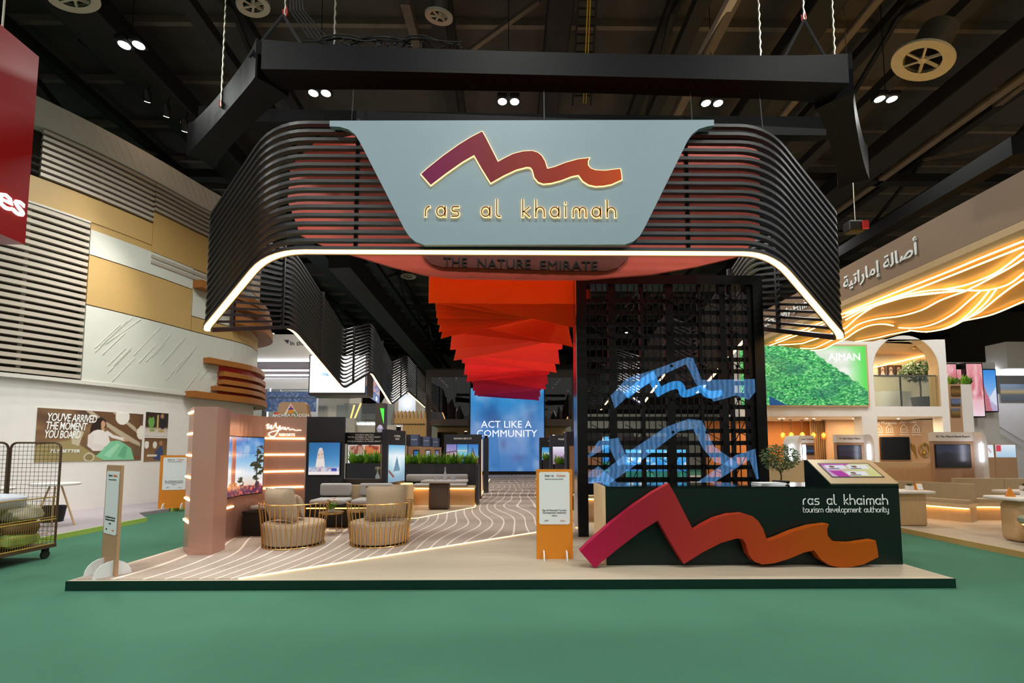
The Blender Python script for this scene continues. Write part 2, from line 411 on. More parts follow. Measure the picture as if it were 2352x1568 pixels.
# ---------------- the hall ----------------
struct(MB().box(-45, 45, -14, 62, -.05, 0).build('floor', M['green_floor']))
struct(MB().box(-45, 45, 61.8, 62, 0, 15).build('wall_back', M['purlin']))
struct(MB().box(-45.2, -45, -14, 62, 0, 15).build('wall_left', M['purlin']))
struct(MB().box(45, 45.2, -14, 62, 0, 15).build('wall_right', M['purlin']))
ceil = struct(MB().box(-45, 45, -14, 62, 14.6, 14.8).build('ceiling', M['roof']))
pu = MB().box(-45, 45, -.07, .07, 0, .22).mesh('purlin', M['purlin'])
for i in range(26): put('purlin', pu, ceil, (0, 2 + i * 2.2, 14.38))
# lengthwise roof trusses: two chords and zig-zag webs
def truss(x, w=.35, z0=12.2, z1=13.9, y0=-4, y1=60, step=3.2):
    t = T('roof_truss', '', 'truss', (x, 0, z0)); del t['label']; del t['category']; t['kind'] = 'structure'
    MB().box(x - w / 2, x + w / 2, y0, y1, z0, z0 + .28).build('lower_chord', M['beam'], t)
    MB().box(x - w / 2, x + w / 2, y0, y1, z1, z1 + .28).build('upper_chord', M['beam'], t)
    y = y0; k = 0
    while y < y1 - step:
        a, b = ((z0 + .2, z1), (z1, z0 + .2))[k % 2]
        MB().bar((x, y, a), (x, y + step, b), .12, .12).build('web_bar', M['purlin' if k % 3 == 0 else 'beam'], t); y += step; k += 1
for x in (-21, -14.5, -7.6, -1.7, 4.6, 11, 17.5, 24): truss(x)
# cross beams of the roof
for i, y in enumerate((10, 19, 28, 37, 46)):
    b = MB().box(-45, 45, y - .2, y + .2, 13.2, 13.55).build('cross_beam', M['beam']); struct(b)
# pale rail under the roof and sheet-metal ducts
def longduct(x, z, w, h, y0, y1, m):
    o = MB().rbox(x - w / 2, x + w / 2, y0, y1, z, z + h, .06, 2).build('air_duct', m); struct(o); return o
longduct(8.2, 13.0, .8, .5, 6, 60, M['beam']); longduct(14.2, 12.6, 1.1, .6, 6, 60, M['beam']); longduct(-11, 12.8, 1.2, .7, 6, 60, M['beam'])
longduct(1.4, 13.2, .7, .45, 8, 60, M['beam']); longduct(9.6, 13.3, .25, .2, 6, 60, M['purlin']); longduct(16, 13.2, .3, .2, 6, 60, M['purlin'])
longduct(5.7, 12.9, .30, .35, 6, 60, M['purlin'])
# ---------------- stand platform ----------------
PZ = .12
pl = bpy.data.objects.new('floor_platform', None); COL.objects.link(pl); pl.location = (0, 18, 0); WL[pl.name] = Vector((0, 18, 0)); struct(pl)
MB().box(-5.46, 5.66, 5.93, 31.6, 0, PZ - .004).build('base', M['edge_green'], pl)
MB().box(-5.47, 5.67, 5.90, 5.93, 0, PZ - .001).build('front_edge', M['edge_green'], pl)
MB().box(-5.46, 5.66, 5.905, 31.6, PZ - .004, PZ).build('oak_top', M['floor_wood'], pl)
CARPET = [(-5.4, 5.97), (-3.38, 5.97), (.6, 9.24), (1.2, 9.75), (1.2, 13), (1.6, 26), (1.6, 31.2), (-.97, 31.2), (-.97, 26), (-.92, 13.2), (-2.12, 11.14), (-3.2, 10.4), (-5.4, 9.9)]
MB().prism(CARPET, PZ, PZ + .006, 'z').build('carpet', M['carpet'], pl)
def led(path, parent, m='led', w=.03, h=.02, name='led_strip'): return MB().sweep(path, w, h).build(name, M[m], parent)
led([(-3.38, 5.97, PZ + .008), (.6, 9.24, PZ + .008), (1.2, 9.75, PZ + .008)], pl, w=.022, h=.010)
led([(-3.1, 10.5, PZ + .008), (-2.12, 11.14, PZ + .008), (-.92, 13.2, PZ + .008), (-.97, 26, PZ + .008)], pl, w=.022, h=.010)
led([(1.22, 13, PZ + .008), (1.62, 26, PZ + .008)], pl, w=.022, h=.010)

# ---------------- slatted mountain-line canopy band ----------------
bandp = [(-5.3, 29.7, 4.5), (-5.3, 24.3, 4.83), (-5.3, 21, 3.82), (-5.3, 17.8, 4.77), (-5.3, 14.8, 3.72), (-5.3, 11.2, 4.74), (-5.08, 7.66, 3.73), (-3.37, 6.4, 4.55),
         (3.78, 6.4, 4.55), (5.12, 6.86, 3.42), (5.3, 9.7, 4.35), (5.3, 12.8, 3.3), (5.3, 15.2, 4.35), (5.3, 18, 3.5), (5.3, 22, 4.7), (5.3, 26, 4.0), (5.3, 30, 4.7)]
bandr = [.35, .3, .35, .3, .4, .22, .5, .42, .2, .35, .3, .3, .3, .3, .3]
BP = fillet(bandp, bandr, 7)
bt = T('slat_canopy', 'charcoal slatted canopy band folded like a mountain range, hung round the stand', 'canopy', (0, 6.4, 4.5))
NS, SPC = 16, .1245
slme = MB().sweep([p + Vector((0, 0, .03)) for p in BP], .07, .046).mesh('slat', M['slat'])
wide = MB().sweep([p + Vector((0, 0, .03)) for p in BP], .115, .048).mesh('slat', M['slat'])
for i in range(NS):
    o = put('slat', slme if i else wide, bt); o.location = Vector((0, 0, i * SPC)) - wloc(bt)
def inner(P, d):
    out = []
    for i, p in enumerate(P):
        t = P[min(i + 1, len(P) - 1)] - P[max(i - 1, 0)]; q = Vector((t.y, -t.x, 0)).normalized(); out.append(p - q * d)
    return out
MB().sweep([p + Vector((0, 0, -.004)) for p in BP], .085, .02).build('led_strip', M['led'], bt)
MB().sweep([p + Vector((0, 0, -.010)) for p in inner(BP, .053)], .012, .034).build('led_lip', M['slat'], bt)
def zat(pred):
    return min(BP, key=pred).z
for x in (-2.18, .25, 2.62): MB().box(x - .025, x + .025, 6.45, 6.5, 4.57, 4.57 + NS * SPC).build('post', M['slat'], bt)
for sx in (-1, 1):
    for y in (8.7, 10.6, 12.9, 15.6, 19.2, 22.6, 26.5):
        sd_ = sorted(((p.y, p.z) for p in BP if p.x * sx > 4.9)); z = float(np.interp(y, [q[0] for q in sd_], [q[1] for q in sd_]))
        xx = sx * 5.23; MB().box(xx - .03, xx + .03, y - .03, y + .03, z, z + NS * SPC - .03).build('post', M['slat'], bt)

# ---------------- the mountain-line logo outline (unit width) ----------------
LG = [(605,1115),(640,1083),(740,1003),(840,932),(915,886),(985,850),(1010,893),(1085,1037),(1130,1012),(1180,988),(1240,972),(1300,968),(1335,978),(1360,998),(1380,1030),(1395,1078),(1440,1067),(1510,1040),(1590,1018),(1660,1010),(1651,1030),(1652,1055),(1668,1074),(1700,1085),(1760,1087),(1855,1075),(1861,1110),(1863,1140),(1800,1168),(1750,1178),(1700,1181),(1655,1172),(1620,1150),(1592,1113),(1550,1121),(1480,1147),(1420,1163),(1370,1168),(1338,1157),(1315,1130),(1303,1085),(1290,1068),(1265,1066),(1200,1083),(1120,1120),(1040,1165),(985,1080),(935,995),(860,1038),(760,1108),(665,1180)]
LG = [((x - 605) / 1258, (1181 - y) / 1258) for x, y in LG]
def logo(k, kz=None): return [(a * k, b * (kz or k)) for a, b in LG]
# monoline letters: strokes on a grid, x-height 1
def A(cx, cy, r, a0, a1, n=9): return arc(cx, cy, r, a0, a1, n)
BOWL = A(.5, .5, .5, 0, 360, 16)
GL = {'r': (.62, [[(0, 0), (0, .5)] + A(.5, .5, .5, 180, 95, 6)]), 'a': (1.1, [BOWL, [(1, 1), (1, 0)]]),
 's': (.85, [[(.8, 1), (.3, 1)] + A(.25, .75, .25, 90, 270, 6) + [(.55, .5)] + A(.55, .25, .25, 90, -90, 6) + [(0, 0)]]),
 'l': (.45, [[(0, 1.75), (0, .3)] + A(.3, .3, .3, 180, 270, 5) + [(.42, 0)]]), 'k': (.85, [[(0, 0), (0, 1.75)], [(.75, 1), (.15, .52)] + [(.8, 0)], [(0, .52), (.15, .52)]]),
 'h': (1.05, [[(0, 0), (0, 1.75)], [(0, .5)] + A(.5, .5, .5, 180, 0, 10) + [(1, 0)]]), 'i': (.2, [[(0, 0), (0, 1)], [(0, 1.4), (0, 1.5)]]),
 'm': (1.55, [[(0, 0), (0, .6)] + A(.38, .62, .38, 180, 0, 8) + [(.76, 0)], [(.76, .6)] + A(1.14, .62, .38, 180, 0, 8) + [(1.52, 0)]]),
 't': (.6, [[(0, 1.5), (0, .3)] + A(.3, .3, .3, 180, 270, 5) + [(.5, 0)], [(0, 1), (.5, 1)]]), 'o': (1.05, [BOWL]), 'u': (.95, [[(0, 1), (0, .45)] + A(.45, .45, .45, 180, 360, 9) + [(.9, 1)]]),
 'd': (1.05, [BOWL, [(1, 1.75), (1, 0)]]), 'e': (1.0, [[(0, .5), (1, .5)] + A(.5, .5, .5, 0, 310, 14)]), 'v': (.95, [[(0, 1), (.45, 0), (.9, 1)]]),
 'p': (1.05, [BOWL, [(0, 1), (0, -.6)]]), 'n': (.95, [[(0, 0), (0, .55)] + A(.45, .55, .45, 180, 0, 9) + [(.9, 0)]]), 'y': (.95, [[(0, 1), (0, .45)] + A(.45, .45, .45, 180, 360, 9), [(.9, 1), (.9, -.2)] + A(.5, -.2, .4, 0, -110, 7)]), ' ': (.9, [])}
for k_ in list(GL): GL[k_] = (GL[k_][0] * (.86 if k_ != ' ' else 1), [[(a * .86, b) for a, b in s] for s in GL[k_][1]])
def mono(word, xh, gap, w, d0, d1, f, m, parent, name='letter', split=True, space=1.0, grow=0):
    x = 0; mb = MB()
    for ch in word:
        adv, st = GL[ch]
        if split: mb = MB()
        for s in st: mb.ribbon([(x + a * xh, b * xh) for a, b in s], w + grow, d0, d1, f)
        if split and st: mb.build(name, m, parent)
        x += (adv * (space if ch == ' ' else 1) + gap) * xh
    if not split: mb.build(name, m, parent)
    return x
def mono_w(word, xh, gap, space=1.0): return sum((GL[c][0] * (space if c == ' ' else 1) + gap) * xh for c in word) - gap * xh

# ---------------- hanging front sign ----------------
SY = 6.26
sg = T('hanging_sign', 'large pale tapered sign board with red mountain logo above the stand', 'sign', (.2, SY, 4.6))
o = [(757, 277), (1640, 275), (1640, 288), (1625, 290), (1605, 296), (1590, 308), (1580, 322), (1482, 520), (1470, 541), (1455, 554), (1436, 561), (975, 562), (955, 555), (942, 545), (930, 528), (826, 325), (815, 308), (800, 297), (780, 291), (757, 290)]
po = [at(x, y, SY) for x, y in o]
MB().prism([(p.x, p.z) for p in po], SY, SY + .07, 'y').build('board', M['sign_white'], sg)
lo, hi = at(968, 427, SY), at(1425, 307, SY)
k = hi.x - lo.x
M['logo_sign'] = grad_x('magenta_to_orange_enamel', [(0, '740a48'), (.35, '7e1a20'), (.7, '98280a'), (1, 'c04400')], -k / 2, k / 2, .6)
def logo_obj(pts, y0, y1, name, m, parent, loc):
    o = MB().prism(pts, y0, y1, 'y').build(name, m, parent, loc=Vector(loc) - wloc(parent)); return o
lgc = [(a - k / 2, b) for a, b in logo(k, (hi.z - lo.z) / .2631)]
logo_obj(lgc, -.030, -.022, 'logo', M['logo_sign'], sg, (lo.x + k / 2, SY, lo.z))
# halo light behind logo: a rim of LED tape following the outline
M['halo'] = em('halo_led', 'ffca85', 2.2)
def outset(P, e):
    n = len(P); out = []
    for i in range(n):
        (x0, y0), (x1, y1), (x2, y2) = P[i - 1], P[i], P[(i + 1) % n]; a = Vector((x1 - x0, y1 - y0)).normalized(); b = Vector((x2 - x1, y2 - y1)).normalized()
        m = Vector((-a.y - b.y, a.x + b.x)); m = m.normalized() if m.length > 1e-6 else Vector((-a.y, a.x)); k = min(2.2, 1 / max(.3, m.dot(Vector((-a.y, a.x))))); out.append((x1 + m.x * e * k, y1 + m.y * e * k))
    return out
MB().prism(outset(lgc, .011), -.0215, -.008, 'y').build('halo_light', M['halo'], sg, loc=Vector((lo.x + k / 2, SY, lo.z)) - wloc(sg))
l0, l1 = at(978, 498, SY), at(1414, 498, SY)
xh = .205; wd = mono_w('ras al khaimah', 1, .6, 1.2); xh = (l1.x - l0.x) / wd
fl = lambda a, b, d: Vector((l0.x + a, SY + d, l0.z + b))
M['bronze_letter'] = pm('bronze_letter', '7a5328', .5, var=.05)
mono('ras al khaimah', xh, .6, .021, -.030, -.022, fl, M['bronze_letter'], sg, space=1.2)
mono('ras al khaimah', xh, .6, .033, -.0215, -.008, fl, M['halo'], sg, name='letter_halo', space=1.2)

# ---------------- red board with lettering behind the front slats ----------------
RY = 7.7
rb = T('red_board', 'coral red curved board behind the front slats of the canopy', 'board', (.2, RY, 4.6))
o = [(820, 588), (900, 612), (980, 631), (1040, 638), (1200, 641), (1345, 641), (1500, 629), (1600, 612), (1700, 588), (1745, 540), (1745, 350), (1700, 318), (1600, 300), (860, 300), (720, 330), (668, 380), (660, 460), (690, 540), (760, 572)]
MB().prism([(at(x, y, RY).x, at(x, y, RY).z) for x, y in o], RY, RY + .06, 'y').build('panel', M['red_board'], rb)
o = [(965, 560), (1448, 560), (1440, 595), (1420, 614), (1395, 622), (1320, 622), (1015, 613), (990, 606), (975, 592)]
M['maroon'] = pm('dark_maroon_plate', '6e2812', .5, var=.05)
MB().prism([(at(x, y, RY - .04).x, at(x, y, RY - .04).z) for x, y in o], RY - .04, RY, 'y').build('plate', M['maroon'], rb)
for w_, p0, p1, y0 in (('THE', 1018, 1073, 602), ('NATURE', 1096, 1218, 606), ('EMIRATE', 1240, 1372, 610)):
    a, b = at(p0, y0, RY - .05), at(p1, y0 + 2, RY - .05); text(w_, .235, frame((a + b) / 2, b - a, n=(0, -1, 0)), M['black_matt'], rb, extrude=.01, fit=(b - a).length, xonly=True, name='word')

# ---------------- hanging red fabric strips ----------------
FAN = [(9.05, 0)]
for n_, ya, yb, amp in ((7, 9.7, 10.5, 13),):
    FAN += [(ya + (yb - ya) * k_ / (n_ - 1), amp * (1 - 2 * k_ / (n_ - 1))) for k_ in range(n_)]
FAN += [(11.4 + 14.6 * (k_ / 19) ** 1.1, (12.5 - 5 * k_ / 19) * math.cos(2 * math.pi * k_ / 6)) for k_ in range(20)]
NF = len(FAN)
stops = [(0, (1, .47, .10)), (.1, (.98, .38, .08)), (.3, (.93, .20, .06)), (.55, (.86, .08, .12)), (.8, (.74, .03, .26)), (1, (.64, .02, .38))]
for i in range(NF):
    Y = FAN[i][0]; t = (Y - 9.05) / 16.95
    c = [np.interp(t, [s[0] for s in stops], [s[1][k] for s in stops]) for k in range(3)]
    th = math.radians(FAN[i][1]); shade_k = 1 + .08 * (-1) ** i  # every other strip tinted darker: shade between strips put into the colour
    m = bpy.data.materials.new('dyed_shaded_fabric'); m.use_nodes = True; nt = m.node_tree; bs = nt.nodes['Principled BSDF']
    cc = [min(1, q * shade_k) for q in lin(c)] + [1]; bs.inputs['Roughness'].default_value = .85
    wv = N(nt, 'ShaderNodeTexNoise'); wv.inputs['Scale'].default_value = 1.2; mx = N(nt, 'ShaderNodeMix', data_type='RGBA'); mx.inputs['A'].default_value = [q * .85 for q in cc[:3]] + [1]; mx.inputs['B'].default_value = cc
    nt.links.new(wv.outputs[0], mx.inputs['Factor']); nt.links.new(mx.outputs['Result'], bs.inputs['Base Color'])
    tl = N(nt, 'ShaderNodeBsdfTranslucent'); tl.inputs[0].default_value = cc; ms = N(nt, 'ShaderNodeMixShader'); ms.inputs[0].default_value = .45
    out = nt.nodes['Material Output']; nt.links.new(bs.outputs[0], ms.inputs[1]); nt.links.new(tl.outputs[0], ms.inputs[2]); nt.links.new(ms.outputs[0], out.inputs[0])
    hw = 1.62 + .1 * t; cx = .05; drop = .95 if i else .6
    ca, sa = math.cos(th), math.sin(th); mb = MB(); nx = 12
    def pt(a, b, d): # a along width, b up from the bottom edge
        sag = -.012 * math.sin(math.pi * (a / hw * .5 + .5)) + .006 * math.sin(a * 9 + i)
        return (cx + a * ca - b * sa, Y + d + .006 * math.sin(a * 6 + i) * (1 - b), 4.67 - a * sa + b * ca + sag)
    vs = [pt(-hw + 2 * hw * j / nx, b, d) for d in (0, .008) for b in (0, drop) for j in range(nx + 1)]; n1 = nx + 1
    fs = [(j, j + 1, n1 + j + 1, n1 + j) for j in range(nx)] + [(2 * n1 + j, 3 * n1 + j, 3 * n1 + j + 1, 2 * n1 + j + 1) for j in range(nx)] + [(j, 2 * n1 + j, 2 * n1 + j + 1, j + 1) for j in range(nx)] + [(n1 + j, n1 + j + 1, 3 * n1 + j + 1, 3 * n1 + j) for j in range(nx)]
    mb.add(vs, fs)
    tn = 'orange red' if t < .3 else 'scarlet' if t < .62 else 'crimson' if t < .85 else 'magenta'
    ob = mb.build('fabric_strip', m, smooth=True)
    tag(ob, 'widest level orange fabric strip at the open end of the hanging ceiling' if i == 0 else f'{tn} hanging fabric strip, {ORD[i - 1]} behind the widest level orange one', 'fabric strip', 'hanging fabric strips')
    # the two thin wires it hangs by
    for a in (-.85, .85):
        p = pt(a * hw, drop - .02, .004); MB().rod(p, (p[0], p[1], 8.4), .004, 4).build('wire', M['steel'], ob)

# ---------------- black gate with hologram fans ----------------
GY = 8.75
gt = T('hologram_gate', 'tall black portal frame holding a grid of hologram fan displays', 'gate', (3.2, GY, PZ))
x0, x1, zt = 1.34, 4.97, 5.14; fw = .19; z1 = 1.02; M['gate_black'] = pm('deep_black_lacquer', '050607', .45, var=.2, spec=.3)
MB().box(x0, x0 + fw, GY, GY + .42, PZ, zt).box(x1 - fw, x1, GY, GY + .42, PZ, zt).box(x0 + fw, x1 - fw, GY, GY + .42, zt - .18, zt).box(x0 + fw, x1 - fw, GY, GY + .42, z1 - .12, z1 + .08).build('frame', M['gate_black'], gt)
M['mirror_side'] = pm('polished_side_panel', 'b9b9c4', .16, 1, .03)
MB().box(x0 - .012, x0 - .001, GY + .02, GY + .42, PZ, zt - .02).build('side_panel', M['mirror_side'], gt)
xi0, xi1 = x0 + fw, x1 - fw
for px, w in ((1406, .13), (1476, .07), (1540, .16), (1611, .06), (1663, .12), (1682, .05), (1728, .14)):
    x = at(px, 900, GY + .1).x; MB().box(x - w / 2, x + w / 2, GY + .06, GY + .16, z1 + .08, zt - .18).build('mullion', M['gate_black'], gt)
x = xi0 + .08
while x < xi1: MB().box(x - .008, x + .008, GY + .09, GY + .105, z1 + .08, zt - .18).build('grid_bar', M['gate_black'], gt); x += .125
z = z1 + .16
while z < zt - .25:
    MB().box(xi0, xi1, GY + .11, GY + .13, z - .042, z + .042).build('fan_rail', M['gate_black'], gt); z += .232
# hologram fans at rest: hub and four thin blades, three columns
fan = MB().lathe([(.03, -.02), (.03, .03), (.015, .05)], n=10, M=Matrix.Rotation(math.pi / 2, 4, 'X'))
for q in range(4): fan.box(.02, .30, -.008, .008, -.006, .006, M=Matrix.Rotation(q * math.pi / 2 + .5, 4, 'Y'))
fme = fan.mesh('fan_blades', M['gate_black'])
for ix in range(5):
    for iz in range(6):
        put('fan_blades', fme, gt, Vector((xi0 + .35 + ix * .645, GY + .05, z1 + .42 + iz * .64)) - wloc(gt))
def holo(name, col, strength, op):
    m = bpy.data.materials.new(name); m.use_nodes = True; nt = m.node_tree; nt.nodes.clear(); L = nt.links.new
    out = N(nt, 'ShaderNodeOutputMaterial'); tr = N(nt, 'ShaderNodeBsdfTransparent'); e = N(nt, 'ShaderNodeEmission'); e.inputs[0].default_value = lin(col) + [1]; e.inputs[1].default_value = strength
    tc = N(nt, 'ShaderNodeTexCoord'); w = N(nt, 'ShaderNodeTexWave'); w.inputs['Scale'].default_value = 3.2; w.inputs['Distortion'].default_value = 5; L(tc.outputs['Object'], w.inputs[0])
    mr = N(nt, 'ShaderNodeMapRange'); mr.inputs['To Min'].default_value = op * .55; mr.inputs['To Max'].default_value = op; L(w.outputs[1], mr.inputs[0])
    ml = N(nt, 'ShaderNodeMath', operation='MULTIPLY'); ml.inputs[1].default_value = strength; L(mr.outputs[0], ml.inputs[0]); L(ml.outputs[0], e.inputs[1]); mx = N(nt, 'ShaderNodeAddShader'); L(tr.outputs[0], mx.inputs[0]); L(e.outputs[0], mx.inputs[1]); L(mx.outputs[0], out.inputs[0]); return m
M['holo'] = holo('blue_hologram', '5a92cc', .42, .65); M['holo2'] = holo('bright_blue_hologram', '3aa0f0', .6, .7)
def hl(pts, m, y, name='hologram_image'):
    q = [at(px, py, y) for px, py in pts]
    q = [(min(max(p.x, xi0 + .005), xi1 - .005), max(p.z, z1 + .09)) for p in q]
    MB().prism(q, y, y + .004, 'y').build(name, m, gt)
def lp(x0_, x1_, y1_, ky): # logo placed by its pixel box
    k = x1_ - x0_; return [(x0_ + a * k, y1_ - b * k * ky) for a, b in LG]
HY = GY + .03
hl([(1403, 908), (1440, 868), (1505, 848), (1580, 820), (1592, 822), (1612, 872), (1680, 871), (1742, 870), (1742, 900), (1720, 918), (1690, 908), (1640, 922), (1598, 880), (1576, 836), (1510, 866), (1440, 912), (1412, 938)], M['holo'], HY)
hl(lp(1432, 1660, 915, 1.05), M['holo2'], HY - .01)
hl([(1345, 1110), (1440, 1040), (1530, 980), (1580, 962), (1612, 965), (1640, 1025), (1690, 1060), (1690, 1075), (1640, 1060), (1615, 1030), (1592, 985), (1560, 990), (1450, 1075), (1400, 1110)], M['holo'], HY)
hl([(1346, 1045), (1375, 1012), (1420, 1005), (1445, 1062), (1420, 1070), (1398, 1025), (1346, 1052)], M['holo'], HY - .006)
hl([(1346, 1085), (1375, 1070), (1420, 1110), (1346, 1110)], M['holo'], HY - .008)
hl([(1600, 1108), (1690, 1045), (1735, 1030), (1747, 1100), (1738, 1100), (1722, 1055), (1640, 1108)], M['holo'], HY - .012)

# ---------------- reception counter ----------------
ct = T('reception_counter', 'long black green reception counter with white lettering on its front', 'counter', (3.5, 6.62, PZ))
CX0, CX1, CYF, CYB = 1.40, 5.62, 6.62, 7.45; CT = at(1700, 1117, CYF).z
M['counter'] = pm('near_black_green_panel', '061a13', .34, var=.12, spec=.35)
M['counter_top'] = pm('black_gloss_top', '0a0d0c', .06, var=.1)
MB().box(CX0, CX1, CYF, CYB, PZ, CT - .02).build('body', M['counter'], ct)
MB().box(CX0 - .012, CX0, CYF, CYB, PZ, CT).build('end_panel', M['oak_light'], ct)
MB().box(CX0, CX1, CYF - .004, CYB, CT - .02, CT).build('top', M['counter_top'], ct)
p = at(1845, 1158, CYF); q = at(2039, 1158, CYF); wd = mono_w('ras al khaimah', 1, .32, .9); xh = (q.x - p.x) / wd
fl = lambda a, b, d: Vector((p.x + a, CYF + d, p.z + b))
mono('ras al khaimah', xh, .32, .0135, -.006, 0, fl, M['white_ink'], ct, space=.9)
p2 = at(1845, 1176, CYF); q2 = at(2041, 1176, CYF); wd = mono_w('tourism development authority', 1, .17, .55); xh2 = (q2.x - p2.x) / wd
fl2 = lambda a, b, d: Vector((p2.x + a, CYF + d, p2.z + b))
xo = 0
for w_ in ('tourism', 'development', 'authority'):
    mono(w_, xh2, .17, .0075, -.006, 0, lambda a, b, d, xo=xo: fl2(a + xo, b, d), M['white_ink'], ct, name='word', split=False); xo += mono_w(w_ + ' ', xh2, .17, .55) / 1 + .17 * xh2
# the big solid logo standing in front
a_, b_ = at(1333, 1298, 6.44), at(2020, 1298, 6.44); kk = b_.x - a_.x
M['logo_big'] = grad_x('pink_to_orange_lacquer', [(0, 'a60e42'), (.22, '961e2e'), (.5, 'a4331a'), (.75, 'a44808'), (1, 'a45000')], 0, kk, .42)
gl = T('logo_sculpture', 'thick pink to orange mountain logo sculpture standing before the counter', 'sculpture', (a_.x, 6.45, PZ))
sc_ = MB().prism([(a, b) for a, b in logo(kk, kk * 1.06)], 0, .14, 'y').build('solid_logo', M['logo_big'], gl, loc=(0, 0, 0))
# kiosk with a sloped screen
kx0, kx1 = 4.64, 5.62; kb = at(1853, 1057, 7.15).z; kf = CT + .03
ki = T('touch_kiosk', 'wedge-shaped kiosk with sloped touch screen on the end of the counter', 'kiosk', (5.1, 6.9, CT))
MB().prism([(CYF + .0, CT), (CYF, kf), (7.13, kb), (7.2, kb), (7.2, CT)], kx0, kx1, 'x').build('housing', M['counter'], ki)
sl = Vector((0, 7.13 - CYF, kb - kf)); L_ = sl.length; sn = frame((kx0, CYF, kf), (1, 0, 0), sl)
M['champagne'] = pm('champagne_metal_plate', 'b3a68c', .35, .6, .08, 4, (1, 1, 20))
mb = MB(); q = [(0, 0), (kx1 - kx0, 0), (kx1 - kx0, L_), (0, L_)]
mb.add([sn(a, b, d) for d in (.001, .016) for a, b in q], [(0, 1, 2, 3), (7, 6, 5, 4)] + [(i, (i + 1) % 4, 4 + (i + 1) % 4, 4 + i) for i in range(4)]).build('sloped_plate', M['champagne'], ki)
W_ = kx1 - kx0
mb = MB(); q = [(.10, .14), (W_ - .10, .14), (W_ - .10, L_ - .10), (.10, L_ - .10)]
mb.add([sn(a, b, d) for d in (.016, .020) for a, b in q], [(0, 1, 2, 3), (7, 6, 5, 4)] + [(i, (i + 1) % 4, 4 + (i + 1) % 4, 4 + i) for i in range(4)]).build('bezel', M['black'], ki)
cv = Canvas(90, 50).grad((0, 'c9d08a'), (1, 'd6d8a6')); cv.fill(cv.u < .6, 'd2a8d8', np.clip(1 - cv.u / .6, 0, 1)); cv.poly([(0, 1), (.62, 1), (.5, .86), (0, .84)], 'c03fb4'); cv.poly([(.04, .46), (.30, .46), (.36, 0), (.12, 0)], 'b512a8')
for (cx, cy) in ((.06, .60), (.52, .60), (.36, .10)):
    cv.rect(cx, cx + .40, cy, cy + .28, 'e9eef6'); cv.ell(cx + .13, cy + .13, .05, .09, 'd8a090'); cv.ell(cx + .13, cy + .18, .055, .06, '3a2a2a'); cv.rect(cx + .02, cx + .24, cy, cy + .04, '4060a0')
f0 = sn; M['ui'] = print_mat('touch_screen_image', .75, .2)
ps = picture(cv, W_ - .24, L_ - .28, lambda a, b, d: f0(a + .12, b + .16, .0215 + d), M['ui'], ki, 'screen')
# magazines lying on the counter
for i, (mx_, mz) in enumerate(((3.92, 0), (3.95, .012), (3.93, .024))):
    o = MB().box(-.19, .19, -.13, .13, 0, .011, M=Matrix.Rotation(.06 * (i - 1), 4, 'Z')).build('magazine', M['card_white'], loc=(mx_, 6.95, CT + mz)); tag(o, ['white magazine at the bottom of the small pile on the counter', 'white magazine in the middle of the small pile on the counter', 'white magazine on top of the small pile on the counter'][i], 'magazine', 'magazines on the counter')
# small olive tree in a low bowl on the counter
def leafcloud(n, rad, size, seed, flat=1.0):
    r = random.Random(seed); mb = MB()
    for _ in range(n):
        while True:
            p = Vector((r.uniform(-1, 1), r.uniform(-1, 1), r.uniform(-1, 1)))
            if .25 < p.length < 1: break
        p = Vector((p.x * rad[0], p.y * rad[1], p.z * rad[2])); d = (p.normalized() * .7 + Vector((r.uniform(-1, 1), r.uniform(-1, 1), r.uniform(-.8, 1)))).normalized()
        s = d.orthogonal().normalized() * size * .25 * flat; l = size * r.uniform(.7, 1.3); k = d.cross(s).normalized() * size * .1
        mb.add([p, p + d * l * .5 + s + k, p + d * l, p + d * l * .5 - s + k], [(0, 1, 2, 3)])
    return mb
tr = T('olive_tree', 'small bushy olive tree standing on the counter by the kiosk', 'tree', (4.22, 7.12, CT))
tb = Vector((4.22, 7.12, CT)); MB().lathe([(.09, 0), (.12, .02), (.12, .05), (.10, .055)], tb, 14).build('bowl', M['black'], tr)
mb = MB().tube([tb + Vector(v) for v in ((0, 0, .03), (.01, 0, .12), (-.01, 0, .22))], [.013, .011, .010])
for q in range(7):
    an = q * .95; mb.tube([tb + Vector((-.005, 0, .16 + q * .008)), tb + Vector((.10 * math.cos(an), .08 * math.sin(an), .27)), tb + Vector((.21 * math.cos(an), .16 * math.sin(an), .36 + .03 * (q % 3)))], [.007, .005, .003], 5)
mb.build('trunk', M['bark'], tr); stuff(leafcloud(900, (.27, .22, .20), .05, 3).build('foliage', M['leaf_dark'], tr, loc=(0, 0, .40)))
# ---------------- copper wall with curved screen ----------------
WZ = 2.42
pi_ = T('copper_pillar', 'square copper pillar with glowing rungs on its side at the stand corner', 'pillar', (-4.7, 7.4, PZ))
PL = [(-4.92, 7.28), (-4.55, 7.28), (-4.6, 7.7), (-5.28, 7.7)]
MB().prism([(x, y) for x, y in PL], PZ, WZ, 'z').build('body', M['copper'], pi_)
for i in range(6): MB().bar((-4.93, 7.285, .62 + .345 * i), (-5.27, 7.67, .62 + .345 * i), .02, .03).build('light_rung', M['led'], pi_)
wl = T('copper_wall', 'curved copper wall with script lettering, glowing rungs and a bent screen', 'wall panel', (-4.8, 8.9, PZ))
WP = fillet([(-4.85, 7.74, 0), (-5.08, 8.9, 0), (-4.85, 9.62, 0), (-4.26, 9.84, 0)], [.5, .5], 6)
def wall_len(P):
    s = [0]
    for a, b in zip(P, P[1:]): s.append(s[-1] + (b - a).length)
    return s
